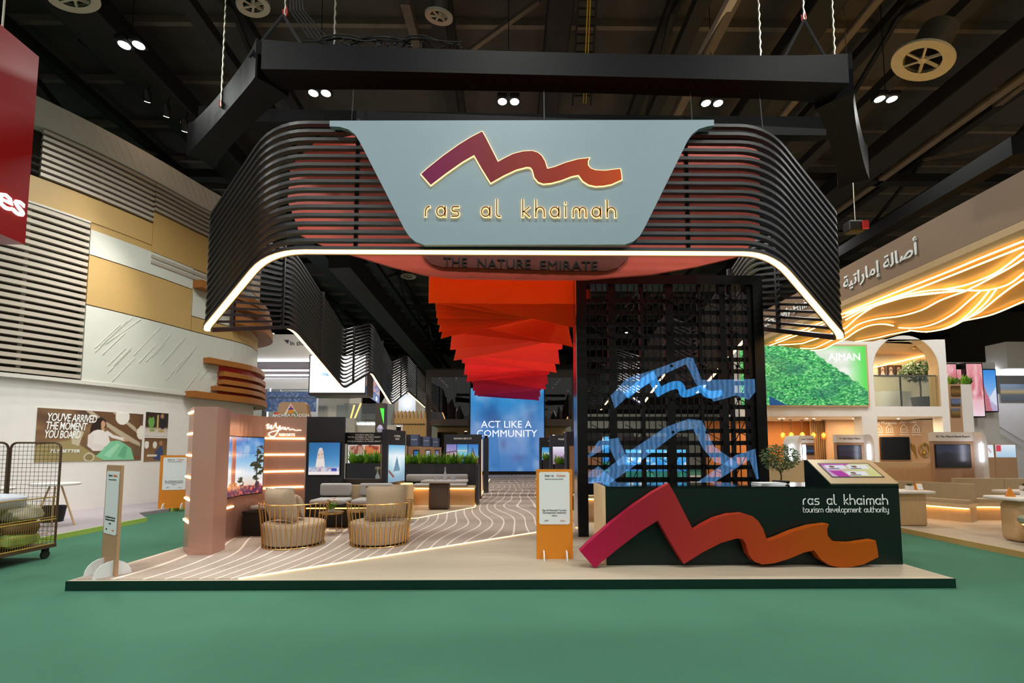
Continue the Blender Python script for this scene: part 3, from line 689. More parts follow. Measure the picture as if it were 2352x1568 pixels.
def wpt(P, S, s):
    s = min(max(s, 0), S[-1] - 1e-6)
    for i in range(len(P) - 1):
        if S[i + 1] >= s:
            t = (s - S[i]) / (S[i + 1] - S[i]); q = P[i].lerp(P[i + 1], t); d = (P[i + 1] - P[i]).normalized(); return q, Vector((d.y, -d.x, 0))
def strip(P, S, s0, s1, z0, z1, d0, d1, n=10):
    """curved slab on path P from s0 to s1, offset d0..d1 along the right-hand normal"""
    mb = MB(); vs = []
    for i in range(n + 1):
        q, nn = wpt(P, S, s0 + (s1 - s0) * i / n)
        vs += [q + nn * d0 + Vector((0, 0, z0)), q + nn * d1 + Vector((0, 0, z0)), q + nn * d1 + Vector((0, 0, z1)), q + nn * d0 + Vector((0, 0, z1))]
    fs = [(i * 4 + j, i * 4 + (j + 1) % 4, (i + 1) * 4 + (j + 1) % 4, (i + 1) * 4 + j) for i in range(n) for j in range(4)] + [(3, 2, 1, 0), tuple(range(n * 4, n * 4 + 4))]
    return mb.add(vs, fs)
WS = wall_len(WP); WL_ = WS[-1]
strip(WP, WS, 0, WL_, PZ, WZ, -.10, 0, 20).build('panel', M['copper'], wl)
def s_of_px(P, S, px):
    best = None
    for i in range(201):
        s = S[-1] * i / 200; q, _ = wpt(P, S, s); d = abs((PX - 11) + F * q.x / q.y - px)
        if best is None or d < best[0]: best = (d, s)
    return best[1]
sa, sb = s_of_px(WP, WS, 506), s_of_px(WP, WS, 607); sc, sd = s_of_px(WP, WS, 612), s_of_px(WP, WS, 703)
for z in (1.98, 1.645, 1.30, .97): strip(WP, WS, sc, sd, z - .017, z + .017, 0, .02, 8).build('light_rung', M['led'], wl)
strip(WP, WS, .02, s_of_px(WP, WS, 545), .70, .73, 0, .02, 6).build('light_rung', M['led'], wl)
strip(WP, WS, sa - .01, sb + .01, .88, 2.0, 0, .03, 10).build('screen_case', M['black'], wl)
cv = Canvas(110, 120).grad((0, '8a6aa8'), (.12, 'e8c8b0'), (.35, 'e6eef4'), (.6, '8cc0e6'), (1, '2f78c4'))
cv.blot(5, 11, 'ffffff', .45, .75, a=.8); cv.fill(cv.v > .7, '2a70be', .35)
cv.poly([(.34, .1), (.34, .97), (.40, 1), (.46, .93), (.47, .1)], 'b5654e'); cv.poly([(.34, .1), (.34, .97), (.38, .99), (.38, .1)], 'd98a6a'); cv.poly([(.24, .10), (.30, .22), (.52, .22), (.54, .10)], 'd98a50')
for k in range(24): cv.rect(.345, .465, .14 + k * .034, .146 + k * .034, '7a3c34', .5)
cv.fill(cv.v < .12 + .10 * vnoise(cv.u, cv.v * 0, 30, 5), '5a2f52'); cv.blot(28, 9, 'e06a50', .5, .7, cv.v < .16)
for (cx, cy, r) in ((.60, .26, .07), (.64, .2, .05), (.93, .62, .10), (.88, .5, .09), (.97, .78, .10), (.95, .40, .09), (.9, .28, .06)): cv.blot(26, int(cx * 100), '2c3520', .35, .5, ((cv.u - cx) / r) ** 2 + ((cv.v - cy) / (r * .8)) ** 2 < 1)
cv.line([(.9, .1), (.91, .8)], .02, '3a3426')
M['pic_lit'] = print_mat('lit_screen_image', .95, .25); M['pic'] = print_mat('printed_image', 0, .45); M['pic_dim'] = print_mat('dim_screen_image', .6, .25)
picture(cv, sb - sa, 1.08, lambda a, b, d: wpt(WP, WS, sa + a)[0] + wpt(WP, WS, sa + a)[1] * .034 + Vector((0, 0, .90 + b)), M['pic_lit'], wl, 'screen')
# script lettering: hand-drawn strokes that glow
sw = s_of_px(WP, WS, 611); fw_ = lambda a, b, d: wpt(WP, WS, sw + .03 + a)[0] + wpt(WP, WS, sw + .03 + a)[1] * d + Vector((0, 0, 2.08 + b))
M['glow_letter'] = em('glowing_letter', 'ffe6c0', 3.2)
def spl(pts, n=5):
    out = []; P = [pts[0]] + pts + [pts[-1]]
    for i in range(1, len(P) - 2):
        for k in range(n):
            t = k / n; out.append(tuple(.5 * (2 * P[i][j] + (P[i + 1][j] - P[i - 1][j]) * t + (2 * P[i - 1][j] - 5 * P[i][j] + 4 * P[i + 1][j] - P[i + 2][j]) * t * t + (3 * P[i][j] - P[i - 1][j] - 3 * P[i + 1][j] + P[i + 2][j]) * t ** 3) for j in (0, 1)))
    return out + [pts[-1]]
strokes = [[(0, .16), (.05, .19), (.02, .10), (.06, .11), (.11, .17), (.10, .09), (.15, .12), (.20, .22)], [(.20, .18), (.22, .11), (.27, .15), (.28, .16), (.24, .04), (.17, -.06), (.08, -.05), (.06, .0), (.14, .04), (.28, .08)], [(.28, .15), (.29, .08), (.33, .14), (.35, .09), (.38, .14), (.39, .08), (.44, .13), (.47, .08), (.52, .10), (.58, .075), (.66, .08)], [(.68, .075), (.685, .08)]]
sc2 = min(1.05, (sd - sw) / .80)
for s in strokes: MB().ribbon(spl([(a * sc2, b * sc2) for a, b in s]), .014, .004, .02, fw_).build('script_stroke', M['glow_letter'], wl)
text('RESORTS', .075, lambda a, b, d: fw_(a + .42 * sc2, b - .025, d + .012), M['glow_letter'], wl, extrude=.012)

# ---------------- lounge bench with loose cushions ----------------
bn = T('lounge_bench', 'black L-shaped lounge bench with lit edge before the copper wall', 'bench', (-3.6, 10.1, PZ))
MB().box(-4.98, -4.56, 8.86, 9.5, PZ, .54).box(-4.2, -2.25, 9.8, 10.55, PZ, .54).build('base', M['black_matt'], bn)
MB().box(-4.2, -2.25, 9.76, 10.56, .545, .585).build('seat_top', M['black'], bn); MB().box(-4.18, -2.25, 9.745, 9.765, .52, .54).build('led_strip', M['led_soft'], bn)
MB().box(-4.99, -4.55, 8.84, 9.5, .545, .585).build('arm_top', M['black'], bn)
MB().box(-3.85, -2.25, 10.56, 10.66, .3, .95).build('back_panel', M['oak_light'], bn)
def cushion(x0, x1, y0, y1, z0, z1, lab, grp, M_=None, m='grey_fabric', r=.05, cat='cushion'):
    o = MB().rbox(x0, x1, y0, y1, z0, z1, r, 3, M_).build('seat_cushion' if 'seat' in lab else 'back_cushion', M[m], smooth=True); return tag(o, lab, cat, grp)
sg_ = 'grey seat cushions of the lounge bench'; bg_ = 'grey back cushions of the lounge bench'
for (a, b) in ((-4.15, -3.42), (-3.28, -2.5)):
    cushion(a, b, 9.78, 10.36, .585, .70, 'flat grey seat cushion on the black lounge bench, ' + ('nearer the copper wall' if a < -4 else 'nearer the drum stool'), sg_)
    cushion(a - .02, b - .06, 10.38, 10.52, .72, 1.0, 'upright grey back cushion on the black lounge bench, ' + ('nearer the copper wall' if a < -4 else 'nearer the drum stool'), bg_)
cushion(-4.93, -4.6, 8.95, 9.36, .585, .68, 'flat grey seat cushion on the short arm of the bench by the copper wall', None)
cushion(-4.72, -4.3, 9.38, 9.5, .68, .98, 'upright grey back cushion against the copper wall', None)

# ---------------- panels behind the lounge ----------------
def box_panel(name, label, cat, x0, x1, y, dep, z0, z1, m='charcoal', group=None):
    t = T(name, label, cat, ((x0 + x1) / 2, y, z0), group); MB().box(x0, x1, y, y + dep, z0, z1).build('panel', M[m], t); return t
def lit_picture(cv, t, x0, x1, y, z0, z1, m='pic_lit', rim=True):
    if rim: MB().box(x0 - .02, x1 + .02, y + .002, y + .02, z0 - .02, z1 + .02).build('frame', M['black'], t)
    return picture(cv, x1 - x0, z1 - z0, frame((x0, y, z0), (1, 0, 0), n=(0, -1, 0)), M[m], t)
LY = 10.75
lt = box_panel('picture_panel', 'tall charcoal panel with lit picture of a white stone tower', 'panel', at(703, 1000, LY).x, at(789, 1000, LY).x, LY, .12, PZ, at(740, 957, LY).z)
a, b = at(708, 1090, LY - .03), at(781, 1016, LY - .03)
cv = Canvas(90, 90).grad((0, 'e8e0ea'), (.2, 'c8d4e4'), (.26, '6aa4d0'), (.6, '3c84bc'), (1, '2a6ca8')); cv.ell(.0, .9, .6, .7, '1c6090', .5, 1)
cv.poly([(.22, .24), (.30, .76), (.46, .76), (.53, .24)], 'd8c4b8'); cv.poly([(.22, .24), (.26, .5), (.50, .5), (.53, .24)], 'e6dcd8'); cv.ell(.38, .79, .06, .05, 'd8d0cc'); cv.rect(.31, .33, .6, .65, '8a5a50'); cv.rect(.42, .44, .62, .66, '8a5a50')
cv.rect(.27, .49, .10, .26, 'dccfce'); cv.rect(.35, .40, .08, .2, '9a7f80'); cv.blot(16, 4, 'a898b4', .45, .7, (cv.v < .25) & (cv.v > .08)); cv.rect(.74, .92, .12, .2, '3a4cb0'); cv.rect(0, 1, 0, .09, 'efe6e2')
lit_picture(cv, lt, a.x, b.x, LY - .03, a.z, b.z)
# open frame with header
HYY = 11.0
x0, x1 = at(790, 1000, HYY).x, at(884, 1000, HYY).x
hp = T('header_frame', 'open black frame panel with four lines of white lettering on its header', 'panel', ((x0 + x1) / 2, HYY, PZ))
hz0, hz1 = at(840, 1019, HYY).z, at(840, 993, HYY).z
MB().box(x0, x1, HYY, HYY + .1, hz0, hz1).build('header', M['black'], hp)
MB().box(x1 - .09, x1, HYY + .01, HYY + .1, 1.06, hz0).build('jamb', M['tan'], hp)
MB().box(x0 - .7, x1, HYY, HYY + .1, .95, 1.06).build('rail', M['dark_wood'], hp); MB().box(x0 - .7, x1, HYY + .01, HYY + .1, PZ, .6).build('lower_panel', M['black'], hp)
text('THE RITZ CARLTON\nRAS AL KHAIMAH, AL WADI DESERT\nTHE RITZ CARLTON\nRAS AL KHAIMAH, AL HAMRA BEACH', .048, frame(((x0 + x1) / 2, HYY - .004, (hz0 + hz1) / 2), (1, 0, 0), n=(0, -1, 0)), M['white_ink'], hp, bold=.01, line=1.05)
pb = T('print_board', 'white print board with orange and blue photos behind the planter of the header frame', 'board', (-4.3, 14.0, PZ)); a, b = at(797, 1066, 14), at(876, 1020, 14)
MB().box(a.x, b.x, 14, 14.08, PZ, b.z + .05).build('panel', M['charcoal'], pb)
cv = Canvas(50, 32).grad((0, 'e6ecf0'), (1, 'f0f4f6')); cv.rect(.03, .48, .66, .97, 'b08a78'); cv.blot(8, 61, '8a4030', .5, .7, (cv.u < .48) & (cv.u > .03) & (cv.v > .66)); cv.rect(.52, .98, .55, .97, 'c8703a'); cv.blot(9, 63, '7a2a30', .45, .7, (cv.u > .52) & (cv.v > .6)); cv.rect(.52, .98, .2, .62, '2a50c0'); cv.rect(.08, .42, .42, .45, '98a4b0'); cv.rect(.08, .36, .34, .37, '98a4b0')
lit_picture(cv, pb, a.x + .03, b.x - .03, 13.98, a.z - .3, b.z - .02)
# column with a lit picture on its flank
cc0 = gnd(884, 1190)
cl = T('picture_column', 'charcoal column with tall lit sky picture on its flank', 'column', (-2.7, 11.2, PZ))
q = [(-2.93, 10.85), (-2.78, 10.75), (-2.58, 11.75), (-2.85, 11.85)]
MB().prism(q, PZ, 2.22, 'z').build('body', M['charcoal'], cl)
cv = Canvas(30, 50).grad((0, '7aa0b8'), (.4, 'a8d0e0'), (.7, 'e8f4f8'), (1, '6ab0d8')); cv.ell(.5, .5, .35, .3, 'ffffff', .8, 1); cv.poly([(.3, .3), (.5, .7), (.7, .3)], '6a90a8'); cv.line([(.05, .3), (.3, .15)], .08, '8a4a40')
fa = frame((-2.765, 10.80, .98), (.2, 1, 0), n=(1, -.2, 0)); picture(cv, .92, .88, lambda a, b, d: fa(a, b, .006), M['pic_lit'], cl)
text('AL HAMRA\nGROUP', .07, lambda a, b, d: fa(a + .46, b + 1.06, .006 + d), M['white_ink'], cl)

# ---------------- plants and planters ----------------
def clump(n, h, spread, seed, wid=.03):
    r = random.Random(seed); mb = MB()
    for i in range(n):
        an = r.uniform(0, 6.28); l = h * r.uniform(.65, 1.1); out = spread * r.uniform(.25, 1); d = Vector((math.cos(an), math.sin(an), 0)); s = Vector((-d.y, d.x, 0)) * wid * r.uniform(.7, 1.2)
        e = r.uniform(.3, 1); b = d * r.uniform(0, .05); p1 = b + d * out * (.75 - e * .35) + Vector((0, 0, l * e * .7)); p2 = b + d * out * (1.35 - e * .6) + Vector((0, 0, l * e))
        mb.add([b - s * .4, b + s * .4, p1 + s, p2, p1 - s], [(0, 1, 2, 4), (4, 2, 3)])
    return mb
M['leaf2'] = pm('fresh_green_leaf', '82b038', .5, var=.5, scale=12)
clumps = [clump(52, .46, .24, 20 + k, .034).mesh('leafy_plant', M['leaf' if k % 2 else 'leaf2']) for k in range(4)]
def plant_row(x0, x1, y, z, n, lab, grp, sc=1.0):
    for i in range(n):
        o = put('leafy_plant', clumps[i % 4]); o.location = (x0 + (x1 - x0) * (i + .5) / n, y + .04 * math.sin(i * 2.1), z); o.scale = (sc,) * 3; o.rotation_euler = (0, 0, i * 1.3); tag(o, f'{ORD[i]} ' + lab, 'plant', grp)
def planter(x0, x1, y0, y1, z0, z1, lab, n, plab, grp, sc=1.0):
    t = T('planter_box', lab, 'planter', ((x0 + x1) / 2, y0, z0))
    w = .03; MB().box(x0, x1, y0, y0 + w, z0, z1).box(x0, x1, y1 - w, y1, z0, z1).box(x0, x0 + w, y0, y1, z0, z1).box(x1 - w, x1, y0, y1, z0, z1).build('trough', M['charcoal'], t)
    MB().box(x0 + w, x1 - w, y0 + w, y1 - w, z0, z1 - .06).build('soil', M['bark'], t)
    plant_row(x0 + .05, x1 - .05, (y0 + y1) / 2, z1 - .06, n, plab, grp, sc)
planter(-3.30, -.90, 14.4, 14.75, PZ, 1.31, 'long charcoal planter wall behind the oak bench', 11, 'bushy plant from the column end of the long planter behind the oak bench', 'plants in the long planter')
planter(-4.62, -3.5, 13.3, 13.65, PZ, 1.36, 'charcoal planter seen through the open header frame', 5, 'bushy plant from the copper wall end of the planter behind the header frame', 'plants behind the header frame')

# ---------------- oak bench booth with table ----------------
ob = T('oak_bench', 'oak booth bench with light under its seat before the planter wall', 'bench', (-1.9, 14, PZ))
MB().box(-2.85, -.95, 13.78, 14.35, PZ, .60).build('front_panel', M['oak'], ob); MB().box(-2.85, -.93, 13.72, 14.35, .62, .66).build('seat_board', M['oak_light'], ob); MB().box(-2.8, -.97, 13.745, 13.775, .595, .615).build('led_strip', M['led'], ob)
MB().box(-.93, -.85, 13.72, 14.4, PZ, 1.3).build('end_panel', M['charcoal'], ob)
cushion(-2.8, -1.2, 13.74, 14.2, .66, .74, 'long flat grey seat cushion on the oak booth bench', None)
cushion(-3.1, -1.2, 14.24, 14.38, .78, 1.0, 'long upright grey back cushion on the oak booth bench', None)
sb_ = T('side_bench', 'short oak bench run with lit edge joining the charcoal column', 'bench', (-2.95, 12.8, PZ))
MB().prism([(-3.2, 12.0), (-2.55, 12.0), (-2.75, 13.75), (-3.2, 13.75)], PZ, .60, 'z').build('front_panel', M['oak'], sb_); MB().prism([(-3.2, 11.98), (-2.5, 11.98), (-2.7, 13.71), (-3.2, 13.71)], .60, .66, 'z').build('seat_board', M['oak_light'], sb_)
MB().sweep([(-2.53, 12, .585), (-2.73, 13.7, .585)], .02, .02).build('led_strip', M['led'], sb_)
cushion(-3.1, -2.95, 12.05, 13.0, .68, 1.0, 'short upright grey back cushion beside the charcoal column', None)
tb = T('booth_table', 'grey topped table on a broad dark wood pedestal', 'table', (-1.85, 12.95, PZ))
MB().rbox(-2.15, -1.6, 12.75, 13.15, PZ, .84, .06, 3).build('pedestal', M['dark_wood'], tb, smooth=True); MB().rbox(-2.35, -1.1, 12.6, 13.3, .84, .91, .03, 2).build('table_top', M['grey_fabric'], tb, smooth=True)
M['vase_glass'] = pm('clear_vase_glass', 'cfd6dc', .08, 0, .02, alpha=.45)
def vase(x, y, z, h, lab, flower=None):
    t = T('vase', lab, 'vase', (x, y, z)); MB().lathe([(.045, 0), (.06, .03), (.055, .12), (.02, h * .7), (.018, h), (.014, h)], (x, y, z), 14).build('glass_body', M['vase_glass'], t, smooth=True)
    if flower:
        mb = MB(); r = random.Random(4)
        for i in range(6): mb.rod((x, y, z + h * .4), (x + r.uniform(-.07, .07), y + r.uniform(-.05, .05), z + h + .03), .002, 4)
        mb.build('stems', M['leaf'], t); stuff(leafcloud(40, (.08, .06, .03), .03, 5, 2).build('blossoms', M['taupe_fabric'], t, loc=(0, 0, h + .03)))
vase(-1.72, 12.9, .91, .36, 'tall clear glass bottle vase on the grey booth table')
vase(-3.45, 12.4, .93, .30, 'clear vase with dry blossoms seen through the header frame', True)
ot = T('counter_table', 'grey table top behind the open header frame carrying a vase', 'table', (-3.5, 12.4, PZ))
MB().rbox(-4.1, -3.25, 12.1, 12.7, .88, .93, .02, 2).build('table_top', M['grey_fabric'], ot); MB().box(-3.8, -3.5, 12.3, 12.5, PZ, .88).build('pedestal', M['dark_wood'], ot)
for i, (x, y) in enumerate(((-1.98, 12.85), (-1.9, 12.95), (-1.52, 12.88), (-1.46, 12.97))):
    o = MB().lathe([(.028, 0), (.034, .10), (.030, .10), (.026, .01)], (0, 0, 0), 10).build('tumbler', M['vase_glass'], loc=(x, y, .91), smooth=True); tag(o, f'small clear tumbler on the booth table, {ORD[i]} from the side bench', 'glass', 'tumblers on the booth table')
# drum lamp beside the armchair
dl = T('drum_stool', 'round cream drum with glowing top beside the lounge', 'stool', (-2.52, 11.62, PZ))
MB().lathe([(.17, 0), (.19, .04), (.19, .76), (.17, .78)], (-2.52, 11.62, PZ), 24).build('drum', M['oak_light'], dl, smooth=True); MB().lathe([(.165, .78), (.165, .795)], (-2.52, 11.62, PZ), 24).build('light_disc', M['led_soft'], dl)

# ---------------- partition pods along the walkway ----------------
def scenery(seed, kind):
    cv = Canvas(40, 40); r = random.Random(seed)
    if kind == 'beach': cv.grad((0, '5a8ab8'), (.3, '3a9ac8'), (.5, 'd8a8a0'), (.75, '9a8ac0'), (1, '7a78b8')); cv.line([(0, .62), (1, .7)], .05, '4a3a4a'); cv.rect(.3, .34, .3, .68, '4a3a4a')
    elif kind == 'sea': cv.grad((0, '2f5f9a'), (.35, '3f8fc0'), (.6, '7fc4dc'), (1, '3a8ad0')); cv.blot(8, seed, '28405a', .5, .7, cv.v < .5); cv.rect(0, 1, .68, .73, 'd8d0c0')
    elif kind == 'tent': cv.grad((0, '705a68'), (.3, '9a5a5a'), (.5, '6aa0d0'), (1, '2a7ac8')); cv.poly([(.1, .2), (.45, .9), (.6, .2)], '3a5a88'); cv.poly([(.45, .9), (.6, .2), (.9, .2)], '7a4a4a')
    elif kind == 'mount': cv.grad((0, 'e0c8c8'), (.3, 'c09aa0'), (.45, '9a7a9a'), (.7, 'c0a8c8'), (1, 'e8e8f4')); cv.poly([(0, .3), (.3, .62), (.55, .8), (.8, .6), (1, .7), (1, .3)], '8a6a88')
    else: cv.grad((0, '1f4f9a'), (.5, '2a8ad8'), (1, '5ac0f0')); cv.blot(6, seed, 'e8f4fa', .55, .75); cv.fill(cv.v < .3, '1a6a4a', .8)
    return cv
def pod(x0, x1, y, z1, lab, kinds, word=None, deep=.5, group=None, picz=(1.0, 1.95), m='pic_lit', oak=False):
    t = T('exhibitor_pod', lab, 'partition', ((x0 + x1) / 2, y, PZ), group)
    MB().box(x0, x1, y, y + deep, PZ, z1).build('panel', M['charcoal'], t); n = len(kinds); g = .02
    if oak: MB().box(x0 + .08, x1 - .04, y - .012, y, .6, picz[1]).build('oak_inset', M['tan'], t)
    for i, k in enumerate(kinds):
        a = x0 + .08 + (x1 - x0 - .16) * i / n; b = x0 + .08 + (x1 - x0 - .16) * (i + 1) / n - g
        picture(scenery(i + int(y), k), b - a, picz[1] - picz[0], frame((a, y - .016, picz[0]), (1, 0, 0), n=(0, -1, 0)), M[m], t)
    if word: text(word, .085, frame(((x0 + x1) / 2, y - .004, z1 - .14), (1, 0, 0), n=(0, -1, 0)), M['white_ink'], t, bold=.01)
    return t
bp = pod(-2.1, -.86, 15.4, 2.26, 'charcoal pod wall with three seaside pictures behind the planter', ['beach', 'sea', 'tent'], 'BANAN BEACH', picz=(1.2, 1.93))
for i, y in enumerate((15.55, 15.8)):
    MB().box(-.859, -.855, y, y + .012, PZ + .1, 2.1).build('light_line', M['led_soft'], bp)
pod(-.9, -.72, 17.6, 2.2, 'narrow charcoal pod end beside the walkway with a bright lit edge', ['mount'], picz=(1.3, 2.0))
for i, y in enumerate((17.4, 20.4, 23.4, 26.4)):
    t = pod(-4.45, -3.9, y, 2.42, f'tall charcoal pod fin with blue-grey crown, {ORD[i]} beyond the long planter', [], deep=.35, group='far pod fins along the left walkway')
    MB().box(-4.25, -3.92, y - .02, y - .001, 1.92, 2.42).build('crown_plate', M['panel_blue'] if 'panel_blue' in M else M.setdefault('panel_blue', pm('blue_grey_plate', '5a6a90', .5, var=.05)), t)
    MB().box(-4.35, -3.75, y - .02, y - .001, .5, 1.9).build('oak_inset', M['tan'], t); MB().box(-4.12, -3.85, y - .035, y - .021, .9, 1.75).build('frame', M['black'], t)
    picture(scenery(i, ('sea', 'tent', 'mount', 'beach')[i]), .2, .75, frame((-4.085, y - .037, .95), (1, 0, 0), n=(0, -1, 0)), M['pic_dim'], t)
    text('RESORT', .07, frame((-4.085, y - .022, 2.2), (1, 0, 0), n=(0, -1, 0)), M['white_ink'], t)
# right-hand pods
pod(1.62, 2.6, 12.6, 2.24, 'charcoal pod wall with pale oak inset beside the black portal', [], oak=True, picz=(1, 1.85))
pod(1.46, 2.5, 15.6, 2.24, 'charcoal pod wall with lilac mountain picture near the walkway', ['mount'], picz=(.9, 1.85), word='PARK HOTEL')
pod(1.32, 2.3, 18.6, 2.24, 'charcoal pod wall with blue sea picture nearest the big screen', ['sea'], picz=(1.0, 1.85), word='MARINA')
planter(1.5, 2.2, 15.0, 15.3, PZ, 1.28, 'small charcoal planter before the lilac mountain picture', 3, 'bushy plant from the walkway end before the lilac mountain picture', 'plants before the mountain picture', .9)
planter(1.35, 1.8, 18.0, 18.3, PZ, 1.35, 'small charcoal planter before the blue sea picture', 2, 'bushy plant from the walkway end before the blue sea picture', 'plants before the sea picture', .9)
pod(3.1, 4.9, 12.4, 2.1, 'charcoal pod wall with bright blue coast picture behind the portal', ['coast', 'coast'], picz=(.95, 1.75), word='RAS AL KHAIMAH')
pod(2.3, 3.9, 16.0, 2.5, 'tall charcoal pod wall with green and blue pictures behind the portal', ['tent', 'coast'], picz=(1.0, 2.2))
pod(4.0, 5.1, 18.5, 2.6, 'cream oak pod wall with sea picture at the back of the stand', ['sea'], picz=(1.2, 2.2), oak=True)
rbn = T('low_oak_bench', 'low oak bench with lit edge seen under the black portal', 'bench', (1.9, 10.6, PZ))
MB().box(1.6, 4.9, 10.6, 11.2, PZ, .62).build('front_panel', M['oak'], rbn); MB().box(1.58, 4.9, 10.55, 11.2, .64, .70).build('seat_board', M['oak_light'], rbn); MB().box(1.62, 4.88, 10.575, 10.598, .615, .638).build('led_strip', M['led'], rbn)

# ---------------- big screen at the end of the walkway ----------------
VY = 30.6
bs_ = T('video_wall', 'huge blue video wall with white slogan at the end of the walkway', 'screen', (0, VY, PZ))
s0, s1 = at(1080, 1082, VY), at(1249, 892, VY)
MB().box(s0.x - .08, s1.x + .08, VY + .01, VY + .5, PZ, s1.z + .08).build('case', M['black'], bs_)
cv = Canvas(120, 140).grad((0, '3f78b8'), (.3, '6a90c8'), (.55, '5a8ac4'), (.8, '2f86c8'), (1, '3a96d4')); cv.blot(4, 3, 'b8c0dc', .45, .85, a=.8); cv.blot(6, 8, '2a6aa8', .5, .9, a=.7)
cv.ell(.26, .70, .14, .14, '1a5a9a', .75, 1); cv.ell(.30, .62, .11, .1, '3a5a90', .7, 1); cv.poly([(.1, .0), (.14, .5), (.36, .52), (.42, 0)], '2a70b4', .5); cv.ell(.82, .66, .08, .12, '4a6aa0', .6, 1); cv.ell(.45, .32, .05, .08, '5a5a88', .5, 1); cv.ell(.65, .16, .1, .06, '5a5a90', .5, 1)
picture(cv, s1.x - s0.x, s1.z - s0.z, frame((s0.x, VY, s0.z), (1, 0, 0), n=(0, -1, 0)), M['pic_lit'], bs_, 'screen')
M['slogan'] = em('white_slogan', 'e8ecff', .95)
c = at(1163, 975, VY - .02); text('ACT LIKE A', .80, frame(c, (1, 0, 0), n=(0, -1, 0)), M['slogan'], bs_, fit=3.35)
c = at(1164, 996, VY - .02); text('COMMUNITY', .80, frame(c, (1, 0, 0), n=(0, -1, 0)), M['slogan'], bs_, fit=4.0)

# ---------------- two-storey lounge block at the back ----------------
vb = T('lounge_block', 'dark two-storey lounge block with glazed upper deck behind the video wall', 'building', (0, 31.2, 0))
za, zb_, zc, zd = at(1030, 866, 31).z, at(1030, 962, 31).z, at(1030, 977, 31).z, at(1030, 1045, 31).z
def vx(px): return at(px, 900, 31).x
MB().box(vx(978), vx(990), 31, 31.4, 0, za + .5).box(vx(1313), vx(1330), 31, 31.4, 0, za + .5).box(vx(990), vx(1313), 31, 31.4, za, za + .5).build('frame', M['dark_wood'], vb)
MB().box(vx(990), vx(1313), 31, 37, zc, zb_).build('deck', M['dark_wood'], vb)
M['room_back'] = pm('dim_lounge_wall', '3a352c', .6, var=.4, scale=.8)
MB().box(vx(985), vx(1320), 36.8, 37, 0, za + .5).build('rear_wall', M['room_back'], vb); MB().box(vx(985), vx(1320), 31, 37, za + .5, za + .6).build('roof', M['black'], vb)
for a, b in ((990, 1080), (1250, 1313)):
    MB().box(vx(a), vx(b), 31.02, 31.04, zb_, za).build('pane', M['dark_glass'], vb)
    MB().box(vx(a), vx(b), 31.05, 31.08, zb_ + 1.05, zb_ + 1.10).build('handrail', M['steel'], vb)
MB().box(vx(990), vx(1080), 33.8, 34, 0, zc).build('ground_wall', M['oak'], vb); MB().box(vx(1250), vx(1313), 33.8, 34, 0, zc).build('ground_wall', M['oak'], vb)
MB().box(vx(992), vx(1040), 33.7, 33.79, 0, zc - .35).build('doorway', M['screen_off'], vb)
mb_ = MB().lathe([(.05, 0), (.07, .02), (.07, .04)], n=8).mesh('downlight', M['lamp_warm'])
for i, (px, py) in enumerate(((1010, 870), (1015, 875), (1020, 879), (1025, 884), (1028, 888), (1286, 873), (1281, 878), (1276, 883), (1270, 891), (1305, 898))):
    p = at(px, py, 34); put('downlight', mb_, vb, p - wloc(vb))
for pts in (((991, 928), (1000, 934), (1012, 961)), ((1046, 955), (1050, 962))): MB().tube([at(x, y, 33.0) for x, y in pts], .05, 6).build('light_tube', M['led_soft'], vb)
p = at(1265, 947, 33); MB().box(p.x - .2, p.x + .2, 33, 33.05, p.z - .04, p.z + .04).build('light_bar', M['led_soft'], vb)
for px, py in ((1030, 905), (1296, 905)):
    p = at(px, zb_, 34); base = Vector((p.x, 34.5, zb_)); t = T('deck_tree', 'leafy indoor tree on the left side of the glazed deck' if px < 1100 else 'leafy indoor tree in the right corner of the glazed deck', 'tree', base)
    MB().tube([base, base + Vector((.05, 0, 1.6))], .05).build('trunk', M['bark'], t); stuff(leafcloud(260, (.7, .6, .8), .22, px).build('foliage', M['leaf_dark'], t, loc=(0, 0, 2.2)))

